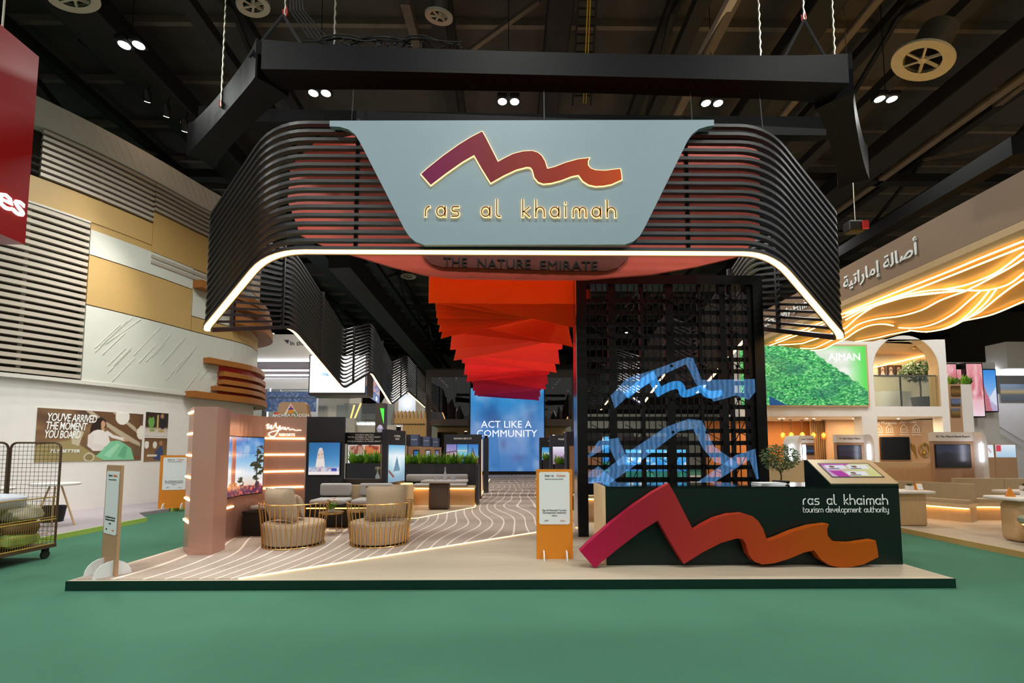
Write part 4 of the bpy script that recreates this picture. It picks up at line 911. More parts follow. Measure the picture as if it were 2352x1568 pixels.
# ---------------- brass armchairs ----------------
def armchair(loc, rz, lab):
    t = T('armchair', lab, 'armchair', loc, local=True, rz=rz); n = 26
    rb_, rt_, zt_ = .49, .56, .70; a0, a1 = math.radians(-215), math.radians(35)   # back of the chair points to local -Y
    ang = [a0 + (a1 - a0) * i / n for i in range(n + 1)]
    top = lambda a: zt_ + .035 * max(0, -math.sin(a)) * 0 + .02
    MB().tube([(rb_ * math.cos(2 * math.pi * i / 36), rb_ * math.sin(2 * math.pi * i / 36), .012) for i in range(36)], .011, 6, closed=True).build('base_ring', M['brass'], t, smooth=True, loc=(0, 0, 0))
    MB().tube([(rt_ * math.cos(a), rt_ * math.sin(a), top(a)) for a in ang], .011, 6).build('top_rail', M['brass'], t, smooth=True, loc=(0, 0, 0))
    for a in ang: MB().tube([(rb_ * math.cos(a), rb_ * math.sin(a), .012), ((rb_ + .01) * math.cos(a), (rb_ + .01) * math.sin(a), .22), (rt_ * math.cos(a), rt_ * math.sin(a), top(a))], .0075, 5).build('rod', M['brass'], t, loc=(0, 0, 0))
    # fluted upholstered drum seat
    nf = 104; prof = [(.94, .03), (1.01, .05), (1.045, .18), (1.09, .33), (1.085, .36), (1.04, .385), (.85, .40), (.4, .405), (.02, .405)]; mb = MB(); vs = []
    for r, z in prof:
        for j in range(nf):
            q = 2 * math.pi * j / nf; fl_ = 1 - .022 * abs(math.cos(q * 20)) ** .5 * (1 if z < .41 else 0) + .011; vs.append((.465 * r * fl_ * math.cos(q), .465 * r * fl_ * math.sin(q), z))
    fs = [(i * nf + j, i * nf + (j + 1) % nf, (i + 1) * nf + (j + 1) % nf, (i + 1) * nf + j) for i in range(len(prof) - 1) for j in range(nf)] + [tuple(range(nf - 1, -1, -1)), tuple(range((len(prof) - 1) * nf, len(prof) * nf))]
    mb.add(vs, fs).build('seat', M['taupe_fabric'], t, smooth=True, loc=(0, 0, 0))
    return t
def pillow(w, h, d, R, m, lab, loc, name='cushion'):
    mb = MB(); n = 14; vs = []; fs = []
    for sgn in (-1, 1):
        for j in range(n + 1):
            for i in range(n + 1):
                u, v = i / n * 2 - 1, j / n * 2 - 1; th = (1 - abs(u) ** 2.6) ** .5 * (1 - abs(v) ** 2.6) ** .5
                k = 1 - .05 * (1 - abs(u * v)) * (abs(u) > .7 or abs(v) > .7); vs.append((u * w / 2 * k, sgn * d / 2 * th, v * h / 2 * k))
    N1 = n + 1
    for s in (0, 1):
        for j in range(n):
            for i in range(n): fs.append(tuple(s * N1 * N1 + q for q in (j * N1 + i, j * N1 + i + 1, (j + 1) * N1 + i + 1, (j + 1) * N1 + i)))
    o = mb.add([R @ Vector(v) for v in vs], fs).build(name, m, smooth=True, loc=loc); return tag(o, lab, 'cushion')
c1 = gnd(675, 1250); c2 = gnd(872, 1247); CZ0 = PZ + .006
armchair((c1.x, c1.y, CZ0), math.radians(-28), 'round brass rod armchair with taupe seat, next to the table with flowers')
armchair((c2.x, c2.y, CZ0), math.radians(26), 'round brass rod armchair with taupe seat, nearer the oak booth')
def rx(rz, tilt): return Matrix.Rotation(math.radians(rz), 4, 'Z') @ Matrix.Rotation(math.radians(tilt), 4, 'X')
pillow(.74, .56, .30, rx(-32, 12), M['taupe_fabric'], 'large taupe back cushion in the armchair by the flower table', (c1.x - .14, c1.y - .22, CZ0 + .70))
pillow(.42, .40, .16, rx(-60, 14), M['taupe_fabric'], 'small taupe scatter cushion in the armchair by the flower table', (c1.x + .02, c1.y + .10, CZ0 + .64))
pillow(.68, .58, .26, rx(22, 6), M['taupe_fabric'], 'large taupe back cushion in the armchair nearer the oak booth', (c2.x + .15, c2.y - .2, CZ0 + .72))
pillow(.42, .42, .14, rx(68, 16), M['taupe_fabric'], 'small taupe scatter cushion in the armchair nearer the oak booth', (c2.x - .10, c2.y + .05, CZ0 + .64))
# brass side tables
def side_table(x, y, lab, z=.54):
    t = T('side_table', lab, 'side table', (x, y, CZ0)); h = z - CZ0; r = .235
    MB().lathe([(r - .01, h - .03), (r, h - .025), (r, h), (r - .01, h + .004), (r - .02, h)], (x, y, CZ0), 28).build('table_top', M['brass'], t, smooth=True)
    for i in range(4):
        a = math.pi / 4 + i * math.pi / 2; p = (x + r * .93 * math.cos(a), y + r * .93 * math.sin(a)); MB().rod((*p, CZ0), (*p, z - .02), .006, 5).build('leg', M['brass'], t)
        b = a + math.pi / 2; q = (x + r * .93 * math.cos(b), y + r * .93 * math.sin(b)); MB().rod((*p, CZ0 + .08), (*q, CZ0 + .08), .005, 5).build('stretcher', M['brass'], t)
side_table(-3.42, 9.12, 'round brass side table carrying the flower vase'); side_table(-2.98, 9.42, 'round brass side table with nothing on it')
fv = T('flower_arrangement', 'glass bowl of orange and white flowers on the brass side table', 'flowers', (-3.42, 9.12, .545)); fp = Vector((-3.42, 9.12, .545))
MB().lathe([(.05, 0), (.065, .05), (.06, .09), (.055, .09), (.055, .01)], fp, 14).build('bowl', M['vase_glass'], fv, smooth=True)
clump(40, .22, .15, 77, .025).build('leaves', M['leaf'], fv, loc=(0, 0, .03))
M['petal_o'] = pm('orange_petal', 'd9761c', .5, var=.2); M['petal_w'] = pm('white_petal', 'e6e2d4', .5, var=.1); rr = random.Random(9)
for i in range(13):
    an = i * 2.4; R_ = .03 + .10 * (i / 13); pz = .15 + rr.uniform(0, .10); mb = MB(); c = Vector((R_ * math.cos(an), R_ * math.sin(an), pz))
    for k in range(6):
        b = k * 1.047; d = Vector((math.cos(b), math.sin(b), .5)).normalized(); s = Vector((-math.sin(b), math.cos(b), 0)) * .013; mb.add([c, c + d * .028 + s, c + d * .05, c + d * .028 - s], [(0, 1, 2, 3)])
    mb.build('flower', M['petal_o' if i % 2 else 'petal_w'], fv, loc=(0, 0, 0))

# ---------------- signs on feet ----------------
def card_stand(f, w, h, lab, cw, ch, cz, m='orange', foot=.2, words=True, loc=(0, 0, 0), edge=None):
    """upright board: f maps (a across, b up, d towards the reader)"""
    t = T('sign_stand', lab, 'sign', loc); mb = MB(); q = [(-w / 2, 0), (w / 2, 0), (w / 2, h), (-w / 2, h)]
    mb.add([f(a, b, d) for d in (-.03, 0) for a, b in q], [(3, 2, 1, 0), (4, 5, 6, 7)] + [(i, (i + 1) % 4, 4 + (i + 1) % 4, 4 + i) for i in range(4)]).build('board', M[m], t)
    c = [(-cw / 2 + .02, cz), (cw / 2 - .02, cz), (cw / 2, cz + .02), (cw / 2, cz + ch - .02), (cw / 2 - .02, cz + ch), (-cw / 2 + .02, cz + ch), (-cw / 2, cz + ch - .02), (-cw / 2, cz + .02)]
    mb = MB(); mb.add([f(a, b, d) for d in (.001, .006) for a, b in c], [tuple(range(7, -1, -1)), tuple(range(8, 16))] + [(i, (i + 1) % 8, 8 + (i + 1) % 8, 8 + i) for i in range(8)]).build('card', M['card_white'], t)
    for sx in (-.3, .32):
        hp_ = [(x, z) for x, z in arc(0, 0, foot, 0, 180, 10)]; mb = MB()
        mb.add([f(sx * w + e, z, x) for e in (-.008, .008) for x, z in hp_], [tuple(range(10, -1, -1)), tuple(range(11, 22))] + [(i, (i + 1) % 11, 11 + (i + 1) % 11, 11 + i) for i in range(11)]).build('foot', M['card_white'], t)
    if words:
        k = cw / .46; g = lambda z, x=0: (lambda a, b, d: f(a + x, b + cz + ch * z, .008 + d))
        text('Scan to', .046 * k, g(.93, -.075 * k), M['ink'], t, bold=.006, extrude=.003); text('Collect', .046 * k, g(.93, .10 * k), M['ink_orange'], t, bold=.006, extrude=.003)
        text('information about the exhibitor', .022 * k, g(.865), M['ink'], t, extrude=.003)
        text('Ras Al Khaimah Tourism\nDevelopment Authority', .036 * k, g(.245), M['ink'], t, bold=.004, extrude=.003); text('ME2410', .026 * k, g(.165), M['ink'], t, extrude=.003)
        text('ATM', .028 * k, g(.07, -.12 * k), M['ink'], t, extrude=.003); text('Collect', .024 * k, g(.07, .12 * k), M['ink_orange'], t, extrude=.003)
    return t
card_stand(frame((.71, 7.0, PZ), (1, 0, 0), n=(0, -1, 0)), .545, 1.33, 'orange standing sign with white scan card beside the counter', .46, .78, .51, loc=(.71, 7.0, PZ), foot=.13)
u = Vector((.42, -.27, 0)); card_stand(frame((-5.21, 6.20, PZ), u, n=(-.27, -.42, 0)), .5, 1.42, 'narrow brown standing sign with white card at the platform corner', .42, .82, .52, m='tan', loc=(-5.2, 6.2, PZ), foot=.2)
# added fill lamps on the pod tops, put there to brighten the hanging fabric
for i, (x, y, z, s) in enumerate(((-1.4, 15.65, 2.26, 'the seaside picture pod'), (2.0, 15.85, 2.24, 'the mountain picture pod'), (-.81, 17.85, 2.2, 'the narrow pod end'), (1.9, 18.85, 2.24, 'the sea picture pod'), (2.1, 12.85, 2.24, 'the pale oak inset pod'), (-2.7, 11.5, 2.22, 'the charcoal picture column'))):
    t = T('fill_uplight', f'small black added fill lamp standing on top of {s}', 'light', (x, y, z)); h_ = MB().lathe([(.05, 0), (.06, .02), (.06, .10), (.05, .105)], (x, y, z), 14).build('housing', M['black'], t, smooth=True); MB().lathe([(.04, .106), (.04, .110)], (x, y, z), 14).build('lens', M['lamp_warm'], h_)
    l = bpy.data.lights.new('fill_uplight_beam', 'SPOT'); l.energy = 110; l.color = (1, .86, .7); l.spot_size = math.radians(120); l.spot_blend = .8; l.shadow_soft_size = .05
    lo_ = bpy.data.objects.new('fill_uplight_beam', l); COL.objects.link(lo_); lo_.location = (x, y, z + .14)
    lo_.rotation_euler = (Vector((.1, y + 1.5, 5.2)) - Vector((x, y, z))).to_track_quat('-Z', 'Y').to_euler()
# ---------------- curved neighbouring pavilion (left) ----------------
CP = fillet([(-15.2, 8.0, 0), (-12.2, 12.2, 0), (-11.35, 14.2, 0), (-10.75, 16.4, 0), (-10.05, 17.9, 0), (-10.8, 20.2, 0), (-13, 21, 0)], [2.2, 1.0, 1.0, 1.4, 1.6], 8)
CS = wall_len(CP)
def cs(px):
    best = None
    for i in range(601):
        s = CS[-1] * .72 * i / 600; q, _ = wpt(CP, CS, s)
        if q.y < 2: continue
        d = abs((PX - 11) + F * q.x / q.y - px)
        if best is None or d < best[0]: best = (d, s)
    return best[1]
cpv = T('curved_pavilion', 'large white and beige curved pavilion with slatted openings and copper fins', 'building', (-11.5, 14, 0))
SE = CS[-1]
def cst(s0, s1, z0, z1, d0, d1, name, m, n=18): return strip(CP, CS, s0, s1, z0, z1, d0, d1, n).build(name, M[m], cpv)
M['ribbed_white'] = pm('white_textured_panel', 'c6c6bb', .65, var=.04, scale=3, bump=.15)
cst(0, SE, 0, 3.68, -.3, -.08, 'lower_wall', 'white', 40)
s190, s85, s332, s430 = cs(188), cs(86), cs(332), cs(432)
s_end = SE * .97
cst(0, SE, 3.66, 11.05, -1.1, -.9, 'core_wall', 'dark_wood', 40)
cst(s190, s_end, 3.68, 5.83, -.3, 0, 'white_panel', 'ribbed_white', 30)
cst(s190, s430, 5.86, 7.28, -.3, 0, 'beige_panel', 'beige', 16); cst(s430 + .02, s_end, 5.86, 6.35, -.3, 0, 'beige_panel', 'beige', 20); cst(s430 + .02, s_end, 6.38, 8.0, -.3, 0, 'white_panel', 'ribbed_white', 20)
cst(s190, s430, 7.31, 8.03, -.3, 0, 'white_panel', 'ribbed_white', 16)
sA = cs(30); cst(sA, s332, 8.25, 8.95, -.3, 0, 'beige_panel', 'beige', 16); cst(s332 + .01, s_end, 8.05, 9.35, -.3, 0, 'beige_panel', 'beige', 24)
cst(s190, s_end, 8.03, 8.25, -.3, -.02, 'beige_panel', 'beige', 24)
cst(0, s_end, 10.35, 11.1, -.3, .06, 'top_band', 'offwhite', 36)
# diagonal board joints on the top band and raised diagonal ribs on the white panels
for i in range(26):
    s = cs(100) + i * .24
    if s > s_end: break
    q, nn = wpt(CP, CS, s); q2, _ = wpt(CP, CS, s + .35); MB().bar(q + nn * .07 + Vector((0, 0, 11.05)), q2 + nn * .07 + Vector((0, 0, 10.4)), .012, .014).build('joint_bead', M['white'], cpv)
rr = random.Random(12)
for i in range(22):
    s = s190 + .15 + rr.random() * (s430 - s190 + 1.0); z = 3.75 + rr.random() * 1.1; l = .5 + rr.random() * .8
    q, nn = wpt(CP, CS, s); q2, n2 = wpt(CP, CS, s + l * .7); MB().bar(q + nn * .008 + Vector((0, 0, z)), q2 + n2 * .008 + Vector((0, 0, min(z + l, 5.8))), .014, .014).build('raised_rib', M['ribbed_white'], cpv)
def slats(s0, s1, z0, z1, n, name='slat', n_=14):
    me = None
    for i in range(n):
        z = z0 + (z1 - z0) * (i + .5) / n; h = (z1 - z0) / n * .56
        strip(CP, CS, s0, s1, z - h / 2, z + h / 2, -.10, .03, n_).build(name, M['greyslat'], cpv)
    k = max(2, int((s1 - s0) / 1.1))
    for j in range(1, k):
        q, nn = wpt(CP, CS, s0 + (s1 - s0) * j / k); p = q - nn * .13; MB().box(p.x - .03, p.x + .03, p.y - .03, p.y + .03, z0, z1).build('slat_post', M['offwhite'], cpv)
slats(cs(-330), s190 - .03, 3.68, 8.2, 24); slats(cs(60), s332, 8.98, 10.34, 8); slats(s332 + .02, s_end - .5, 9.38, 10.34, 6)
slats(s332, cs(478), 7.62, 7.98, 2, n_=8)
cst(0, s190 - .02, 8.2, 8.25, -.3, .02, 'sill', 'offwhite', 12); cst(0, s_end, 3.58, 3.68, -.3, .04, 'sill', 'offwhite', 30)
# copper fins round the end of the pavilion
for (p0, z, h, pr) in ((464, 4.80, .20, .30), (498, 4.42, .17, .34), (498, 4.12, .17, .36), (484, 3.86, .17, .38), (426, 3.52, .22, .42), (432, 7.35, .26, .4), (500, 7.0, .26, .5), (520, 6.4, .3, .55)):
    cst(cs(p0), s_end - .3, z, z + h, .0, pr, 'copper_fin', 'terracotta', 26)
cst(cs(500), s_end, 3.7, 5.0, .001, .03, 'red_band', 'fin_red', 22)
# grey floor strip in front with lime edge
st = struct(MB().prism([(-15, 7.4), (-8.75, 7.4), (-8.8, 11.5), (-9.7, 12.4), (-9.35, 15), (-9.0, 21), (-13, 23), (-15, 23)], 0, .09, 'z').build('floor', M['grey_floor']))
MB().sweep([(-8.74, 7.4, .05), (-8.79, 11.5, .05)], .03, .105).build('lime_edge', M['lime'], st); MB().sweep([(-9.5, 13.3, .05), (-9.34, 15, .05), (-9.0, 20, .05)], .03, .105).build('lime_edge', M['lime'], st)
# wall posters
def wall_print(cv, p0, p1, z0, z1, lab, words=None):
    s0, s1 = cs(p0), cs(p1); q, nn = wpt(CP, CS, (s0 + s1) / 2); t = T('wall_poster', lab, 'poster', q + Vector((0, 0, z0)))
    f = lambda a, b, d: wpt(CP, CS, s0 + a)[0] + wpt(CP, CS, s0 + a)[1] * (-.07 + d) + Vector((0, 0, z0 + b))
    strip(CP, CS, s0, s1, z0, z1, -.08, -.072, 12).build('backing', M['white'], t); picture(cv, s1 - s0, z1 - z0, f, M['pic'], t); return t, f, s1 - s0, z1 - z0
cv = Canvas(170, 90).grad((0, '6a5a44'), (.5, '6a4c34'), (1, '584030')); cv.blot(5, 21, '8a6a48', .4, .8)
cv.poly([(.40, 1), (.55, .78), (.80, .45), (.98, .30), (.98, .62), (.70, 1)], 'b8a88e'); cv.poly([(.46, 1), (.60, .80), (.98, .38), (.98, .52), (.66, 1)], '6a4a30'); cv.ell(.77, .92, .075, .17, 'e8e4da'); cv.ell(.985, .60, .05, .15, 'e6e0d4'); cv.poly([(.84, .98), (.93, .98), (.97, .72), (.93, .66)], '6a4a30')
cv.poly([(.0, .0), (.0, .3), (.3, .42), (.52, .12), (.6, 0)], '9a8a5c'); cv.poly([(.28, .55), (.34, .62), (.40, .58), (.36, .30), (.30, .34)], 'c0b49a'); cv.ell(.46, .08, .05, .09, 'c8c0a8'); cv.ell(.46, .08, .038, .065, '8a7a50')
cv.poly([(.45, .5), (.46, .7), (.50, .84), (.55, .89), (.60, .83), (.61, .7), (.57, .62), (.52, .56)], '2a1a14')        # hair
cv.ell(.575, .74, .022, .075, 'c89878'); cv.poly([(.555, .68), (.575, .60), (.60, .66)], 'c89878')
cv.poly([(.44, .30), (.44, .52), (.50, .62), (.57, .63), (.63, .55), (.66, .34), (.62, .22), (.50, .20)], 'e4dcd6'); cv.line([(.62, .58), (.68, .5), (.80, .44)], .035, 'e4dcd6', asp=.55); cv.line([(.80, .44), (.84, .42)], .022, 'c89878', asp=.55)
cv.line([(.47, .5), (.46, .32), (.60, .26)], .05, 'dcd4ce', asp=.55); cv.line([(.61, .27), (.68, .34)], .025, 'c89878', asp=.55)
cv.poly([(.58, .22), (.66, .40), (.74, .42), (.80, .36), (.88, .26), (.92, .02), (.60, .02), (.52, .10)], '7ec49a'); cv.poly([(.60, .12), (.72, .36), (.76, .34), (.66, .06)], '9ad8b0'); cv.poly([(.74, .1), (.80, .32), (.84, .28), (.82, .04)], '64ac84'); cv.poly([(.92, .1), (.99, .1), (.99, .04), (.92, .03)], '7a4a30')
t, f, w, h = wall_print(cv, 96, 337, at(95, 1062, 11.9).z, at(95, 933, 11.9).z, 'wide wall poster of a seated passenger in green skirt with white slogan')
for i, (s, b) in enumerate((("YOU'VE ARRIVED", .83), ('THE MOMENT', .67), ('YOU BOARD', .51))):
    text(s, .30, lambda a, bb, d, b=b: f(a + (.075 - .006 * i) * w, bb + b * h, .004 + d), M['white_ink'], t, bold=.012, shear=.2, align='LEFT', spacing=.9, fit=(.43, .35, .30)[i] * w, xonly=True)
text('FLY BETTER', .12, lambda a, bb, d: f(a + .12 * w, bb + .2 * h, .004 + d), M['white_ink'], t, bold=.02, shear=.2, align='LEFT')
cv = Canvas(40, 36).grad((0, 'd8d0c8'), (.3, 'c8b8a8'), (.4, '3a2a22'), (1, '2a221e')); cv.ell(.25, .6, .13, .28, '6aa04c'); cv.ell(.22, .85, .1, .1, '3a2218'); cv.ell(.75, .6, .15, .3, '22242a'); cv.ell(.72, .86, .08, .1, 'b08060'); cv.rect(.5, .56, .3, .9, 'c8a870'); cv.ell(.3, .24, .12, .06, '8aa050'); cv.ell(.7, .22, .14, .06, 'b8a060')
z0p, z1p = at(368, 1059, 15).z, at(368, 948, 15).z
wall_print(cv, 343, 395, z0p + (z1p - z0p) * .52, z1p, 'small wall poster of two people dining, upper one of the pair')
cv = Canvas(40, 36).grad((0, '8a6a4a'), (.5, '7a5a3a'), (1, '6a4a30')); cv.ell(.1, .7, .1, .16, 'e6e0d6'); cv.ell(.45, .7, .09, .15, 'dcd8d0'); cv.poly([(.4, .1), (.5, .45), (.75, .7), (.85, .4), (.8, 0)], '3a4a70'); cv.ell(.72, .78, .08, .1, 'a87858'); cv.rect(.15, .55, .2, .3, 'd8d0c0')
wall_print(cv, 343, 395, z0p, z0p + (z1p - z0p) * .48, 'small wall poster of a traveller by cabin windows, lower one of the pair')
# big red hanging sign
rs = T('red_hanging_sign', 'big deep red hanging sign with glowing white letters at its edge', 'sign', (-6.4, 5.9, 4.45))
MB().box(-6.75, -6.38, 2.6, 6.0, 4.45, 7.08).build('box', M['red_sign'], rs)
M['glow_white'] = em('glowing_white_letter', 'ffffff', 2.2)
text('Emirates', .42, frame((-6.375, 5.97, at(25, 478, 5.95).z - .0), (0, 1, 0), n=(1, 0, 0)), M['glow_white'], rs, bold=.012, extrude=.02, align='RIGHT', spacing=.95)
for y in (3.2, 5.7): MB().rod((-6.56, y, 7.08), (-6.56, y, 12.3), .012, 5).build('hanging_chain', M['chain'], rs)

# ---------------- roll cage trolley with sacks ----------------
tx0, tx1, ty0, ty1 = -8.2, -7.36, 6.1, 7.74
tr_ = T('roll_cage', 'wire mesh roll cage trolley loaded with sacks on the green carpet', 'trolley', ((tx0 + tx1) / 2, (ty0 + ty1) / 2, 0))
MB().box(tx0, tx1, ty0, ty1, .17, .22).build('base_deck', M['rust'], tr_)
def mesh_panel(f, w, z0, z1, name, nx, nz, r=.10):
    """tube frame with rounded top corners and a wire grid; f(a, z)"""
    MB().tube([f(0, z0), f(0, z1 - r)] + [f(r - r * math.cos(q), z1 - r + r * math.sin(q)) for q in (.3, .6, .9, 1.2)] + [f(r, z1), f(w - r, z1)] + [f(w - r + r * math.sin(q), z1 - r + r * math.cos(q)) for q in (.3, .6, .9, 1.2)] + [f(w, z1 - r), f(w, z0)], .017, 6).build(name + '_frame', M['rust'], tr_)
    for i in range(1, nx): MB().rod(f(w * i / nx, z0), f(w * i / nx, z1), .0032, 4).build('wire', M['darksteel'], tr_)
    for i in range(1, nz): MB().rod(f(0, z0 + (z1 - z0) * i / nz), f(w, z0 + (z1 - z0) * i / nz), .0032, 4).build('wire', M['darksteel'], tr_)
mesh_panel(lambda a, z: (tx0 + .01 + a, ty1 - .02, z), tx1 - tx0 - .02, .22, 1.86, 'end_panel', 12, 24)
mesh_panel(lambda a, z: (tx0 + .01, ty1 - .06 - a, z), ty1 - ty0 - .08, .22, 1.86, 'side_panel', 22, 24)
for i in range(46): y = ty0 + .04 + (ty1 - ty0 - .08) * i / 45; MB().rod((tx1 - .01, y, .22), (tx1 - .01, y, .98), .0035, 4).build('gate_rod', M['yellowsteel'], tr_)
for z, r in ((.98, .010), (.66, .007), (.62, .014), (.42, .006), (.23, .012)): MB().rod((tx1 - .01, ty0 + .02, z), (tx1 - .01, ty1 - .03, z), r, 6).build('gate_rail', M['yellowsteel'], tr_)
for x, y in ((tx0 + .08, ty0 + .1), (tx1 - .08, ty0 + .1), (tx0 + .08, ty1 - .12), (tx1 - .06, ty1 - .12)):
    cf = MB().box(x - .03, x + .03, y - .035, y + .035, .12, .17).build('caster_fork', M['darksteel'], tr_)
    MB().lathe([(.02, -.018), (.065, -.018), (.07, -.008), (.07, .008), (.065, .018), (.02, .018)], n=18, M=Matrix.Translation((x, y, .07)) @ Matrix.Rotation(math.pi / 2, 4, 'Y')).build('wheel', M['rubber'], cf, smooth=True)
M['sack_a'] = pm('white_blue_sack', 'b9c0cc', .6, var=.25, scale=4); M['sack_b'] = pm('green_print_sack', '7f9a4c', .6, var=.5, scale=5); M['sack_c'] = pm('brown_soil_sack', '6a5236', .7, var=.5, scale=6); M['sack_d'] = pm('grey_olive_sack', '9a9a88', .65, var=.4, scale=5)
def sack(x, y, z, w, d, h, m, lab, rz=0, seed=1):
    bm = bmesh.new(); bmesh.ops.create_uvsphere(bm, u_segments=20, v_segments=12, radius=1); r = random.Random(seed); ph = [r.uniform(0, 6) for _ in range(4)]
    for v in bm.verts:
        c = v.co; e = lambda t, p: math.copysign(abs(t) ** p, t)
        k = 1 + .06 * math.sin(c.x * 5 + ph[0]) * math.cos(c.y * 4 + ph[1]) + .04 * math.sin(c.z * 6 + c.x * 7 + ph[2])
        v.co = (e(c.x, .45) * w / 2 * k, e(c.y, .45) * d / 2 * k, e(c.z, .8) * h / 2 * k + .02 * math.sin(c.x * 3 + ph[3]))
    mb = MB(); bm.verts.index_update(); mb.add([v.co[:] for v in bm.verts], [[v.index for v in f.verts] for f in bm.faces]); bm.free()
    o = mb.build('sack', m, smooth=True, loc=(x, y, z)); o.rotation_euler = (0, 0, rz); return tag(o, lab, 'sack')
sack(-7.8, 6.6, .352, .68, .80, .25, M['sack_c'], 'brown soil sack at the bottom of the roll cage, under the grey sack'); sack(-7.78, 7.33, .358, .66, .62, .26, M['sack_b'], 'green printed sack at the bottom corner of the roll cage')
sack(-7.8, 6.65, .50, .68, .82, .26, M['sack_d'], 'grey olive sack in the middle layer of the roll cage', .05); sack(-7.77, 7.36, .53, .64, .58, .26, M['sack_c'], 'brown sack in the middle layer at the cage end', -.1, 3)
sack(-7.8, 6.6, .70, .66, .86, .27, M['sack_b'], 'green and cream sack under the white sack in the cage', .1, 5); sack(-7.76, 7.38, .74, .62, .56, .26, M['sack_d'], 'olive sack near the top at the cage end', .12, 6)
sack(-7.82, 6.85, .95, .64, 1.2, .28, M['sack_a'], 'large white and blue sack on top of the load', -.06, 8)
sack(-8.05, 6.55, 1.42, .22, .34, .6, M['sack_a'], 'pale blue sack standing upright at the back of the cage', .2, 9)

# ---------------- high tables by the curved wall ----------------
def bistro(x, y, lab, leaf=False):
    z = .09; t = T('high_table', lab, 'table', (x, y, z)); MB().lathe([(.40, .88), (.42, .89), (.42, .92), (.40, .93)], (x, y, z), 26).build('table_top', M['white'], t, smooth=True)
    for i in range(3): a = i * 2.09 + .3; MB().rod((x + .10 * math.cos(a), y + .10 * math.sin(a), z + .88), (x + .38 * math.cos(a), y + .38 * math.sin(a), z), .018, 6).build('leg', M['oak'], t)
bistro(-9.9, 10.3, 'white round high table on splayed oak legs by the long poster'); bistro(-9.9, 8.9, 'white round high table seen through the roll cage mesh')
bk = T('waste_basket', 'dark slatted waste basket below the long wall poster', 'basket', (-10.5, 10.9, .09)); MB().lathe([(.19, 0), (.24, .36), (.22, .36), (.18, .02)], (-10.5, 10.9, .09), 18).build('tub', M['rubber'], bk, smooth=True)
pv = T('table_plant', 'green plant in a vase on the high table behind the roll cage', 'plant', (-9.9, 8.9, 1.02)); MB().lathe([(.05, 0), (.07, .1), (.05, .2), (.045, .2)], (-9.9, 8.9, 1.02), 12).build('vase', M['oak_light'], pv, smooth=True); clump(34, .34, .22, 5, .03).build('leaves', M['leaf2'], pv, loc=(0, 0, .15))
# orange stand by the far wall
p = gnd(397, 1167, .09); card_stand(frame((p.x, p.y, .09), (1, .25, 0), n=(.25, -1, 0)), .74, 1.5, 'orange standing sign with white card against the curved white wall', .58, .92, .52, loc=(p.x, p.y, .09), words=True, foot=.15)

# ---------------- pavilions far behind, seen under the folded canopy ----------------
BY = 27.0
wp = T('white_pavilion', 'far white pavilion with lit ceiling lines and blue mosaic balustrade', 'building', (at(680, 900, BY).x, BY, 0))
def bx(px0, px1, py0, py1, y=BY, dep=.3, name='panel', m='white', parent=None):
    a, b = at(px0, py1, y), at(px1, py0, y); return MB().box(a.x, b.x, y, y + dep, a.z, b.z).build(name, M[m], parent if parent is not None else wp)
bx(560, 760, 768, 826, name='fascia', m='offwhite')
p = at(683, 788, BY - .02); text('In the', .6, frame(p, (1, 0, 0), n=(0, -1, 0)), M['ink'], wp, fit=.85); MB().prism([(p.x - .78, p.z + .2), (p.x - .5, p.z + .2), (p.x - .55, p.z - .02)], BY - .03, BY - .01, 'y').build('mark', M['ink'], wp)
for y in (828, 850, 861): bx(560, 730, y - 1.3, y + 1.3, BY - .1, .1, 'light_line', 'led_white')
bx(560, 800, 867, 893, name='parapet', m='white'); bx(560, 730, 830, 866, BY + .4, .1, 'dark_soffit', 'dark_wood')
bx(560, 760, 893, 1090, BY + 5, .2, 'rear_wall', 'offwhite'); bx(596, 606, 893, 1098, BY + .2, .4, 'pillar', 'dark_wood')
M['cyan_led'] = em('blue_white_led', 'c8d8ff', 3.5); bx(618.5, 621.5, 892, 935, BY - .05, .06, 'light_line', 'cyan_led'); bx(612, 615, 945, 970, BY - .05, .06, 'light_line', 'cyan_led')
bx(622, 645, 870, 905, BY + 2, .1, 'sign_panel', 'white'); p = at(634, 880, BY + 1.98); M['blue_ink'] = pm('blue_ink', '2a6ab0', .5); text('dnata', .5, frame(p, (1, 0, 0), n=(0, -1, 0)), M['blue_ink'], wp, bold=.02)
bx(655, 695, 868, 876, BY + 2, 2, 'ceiling_light', 'led_white')
def mosaic(name):
    m, nt, b = nodes(name); L = nt.links.new; tc = N(nt, 'ShaderNodeTexCoord'); v = N(nt, 'ShaderNodeTexVoronoi'); v.inputs['Scale'].default_value = 9; L(tc.outputs['Object'], v.inputs['Vector'])
    r = N(nt, 'ShaderNodeValToRGB'); e = r.color_ramp.elements; e[0].color = lin('3f5f9a') + [1]; e[1].color = lin('9fb4d4') + [1]; q = e.new(.6); q.color = lin('6a7fae') + [1]; L(v.outputs['Color'], r.inputs[0]); L(r.outputs[0], b.inputs['Base Color']); return m
M['mosaic'] = mosaic('blue_terrazzo'); bx(609, 726, 899, 945, BY - .3, .1, 'balustrade', 'mosaic'); bx(600, 815, 912.5, 914, BY - 1, .05, 'handrail', 'steel')
bx(726, 830, 905, 1098, BY + .5, .2, 'side_wall', 'offwhite'); bx(706, 770, 960, 1005, 21.6, .2, 'low_wall', 'tan'); bx(770, 815, 960, 1005, 21.65, .2, 'low_wall', 'offwhite')
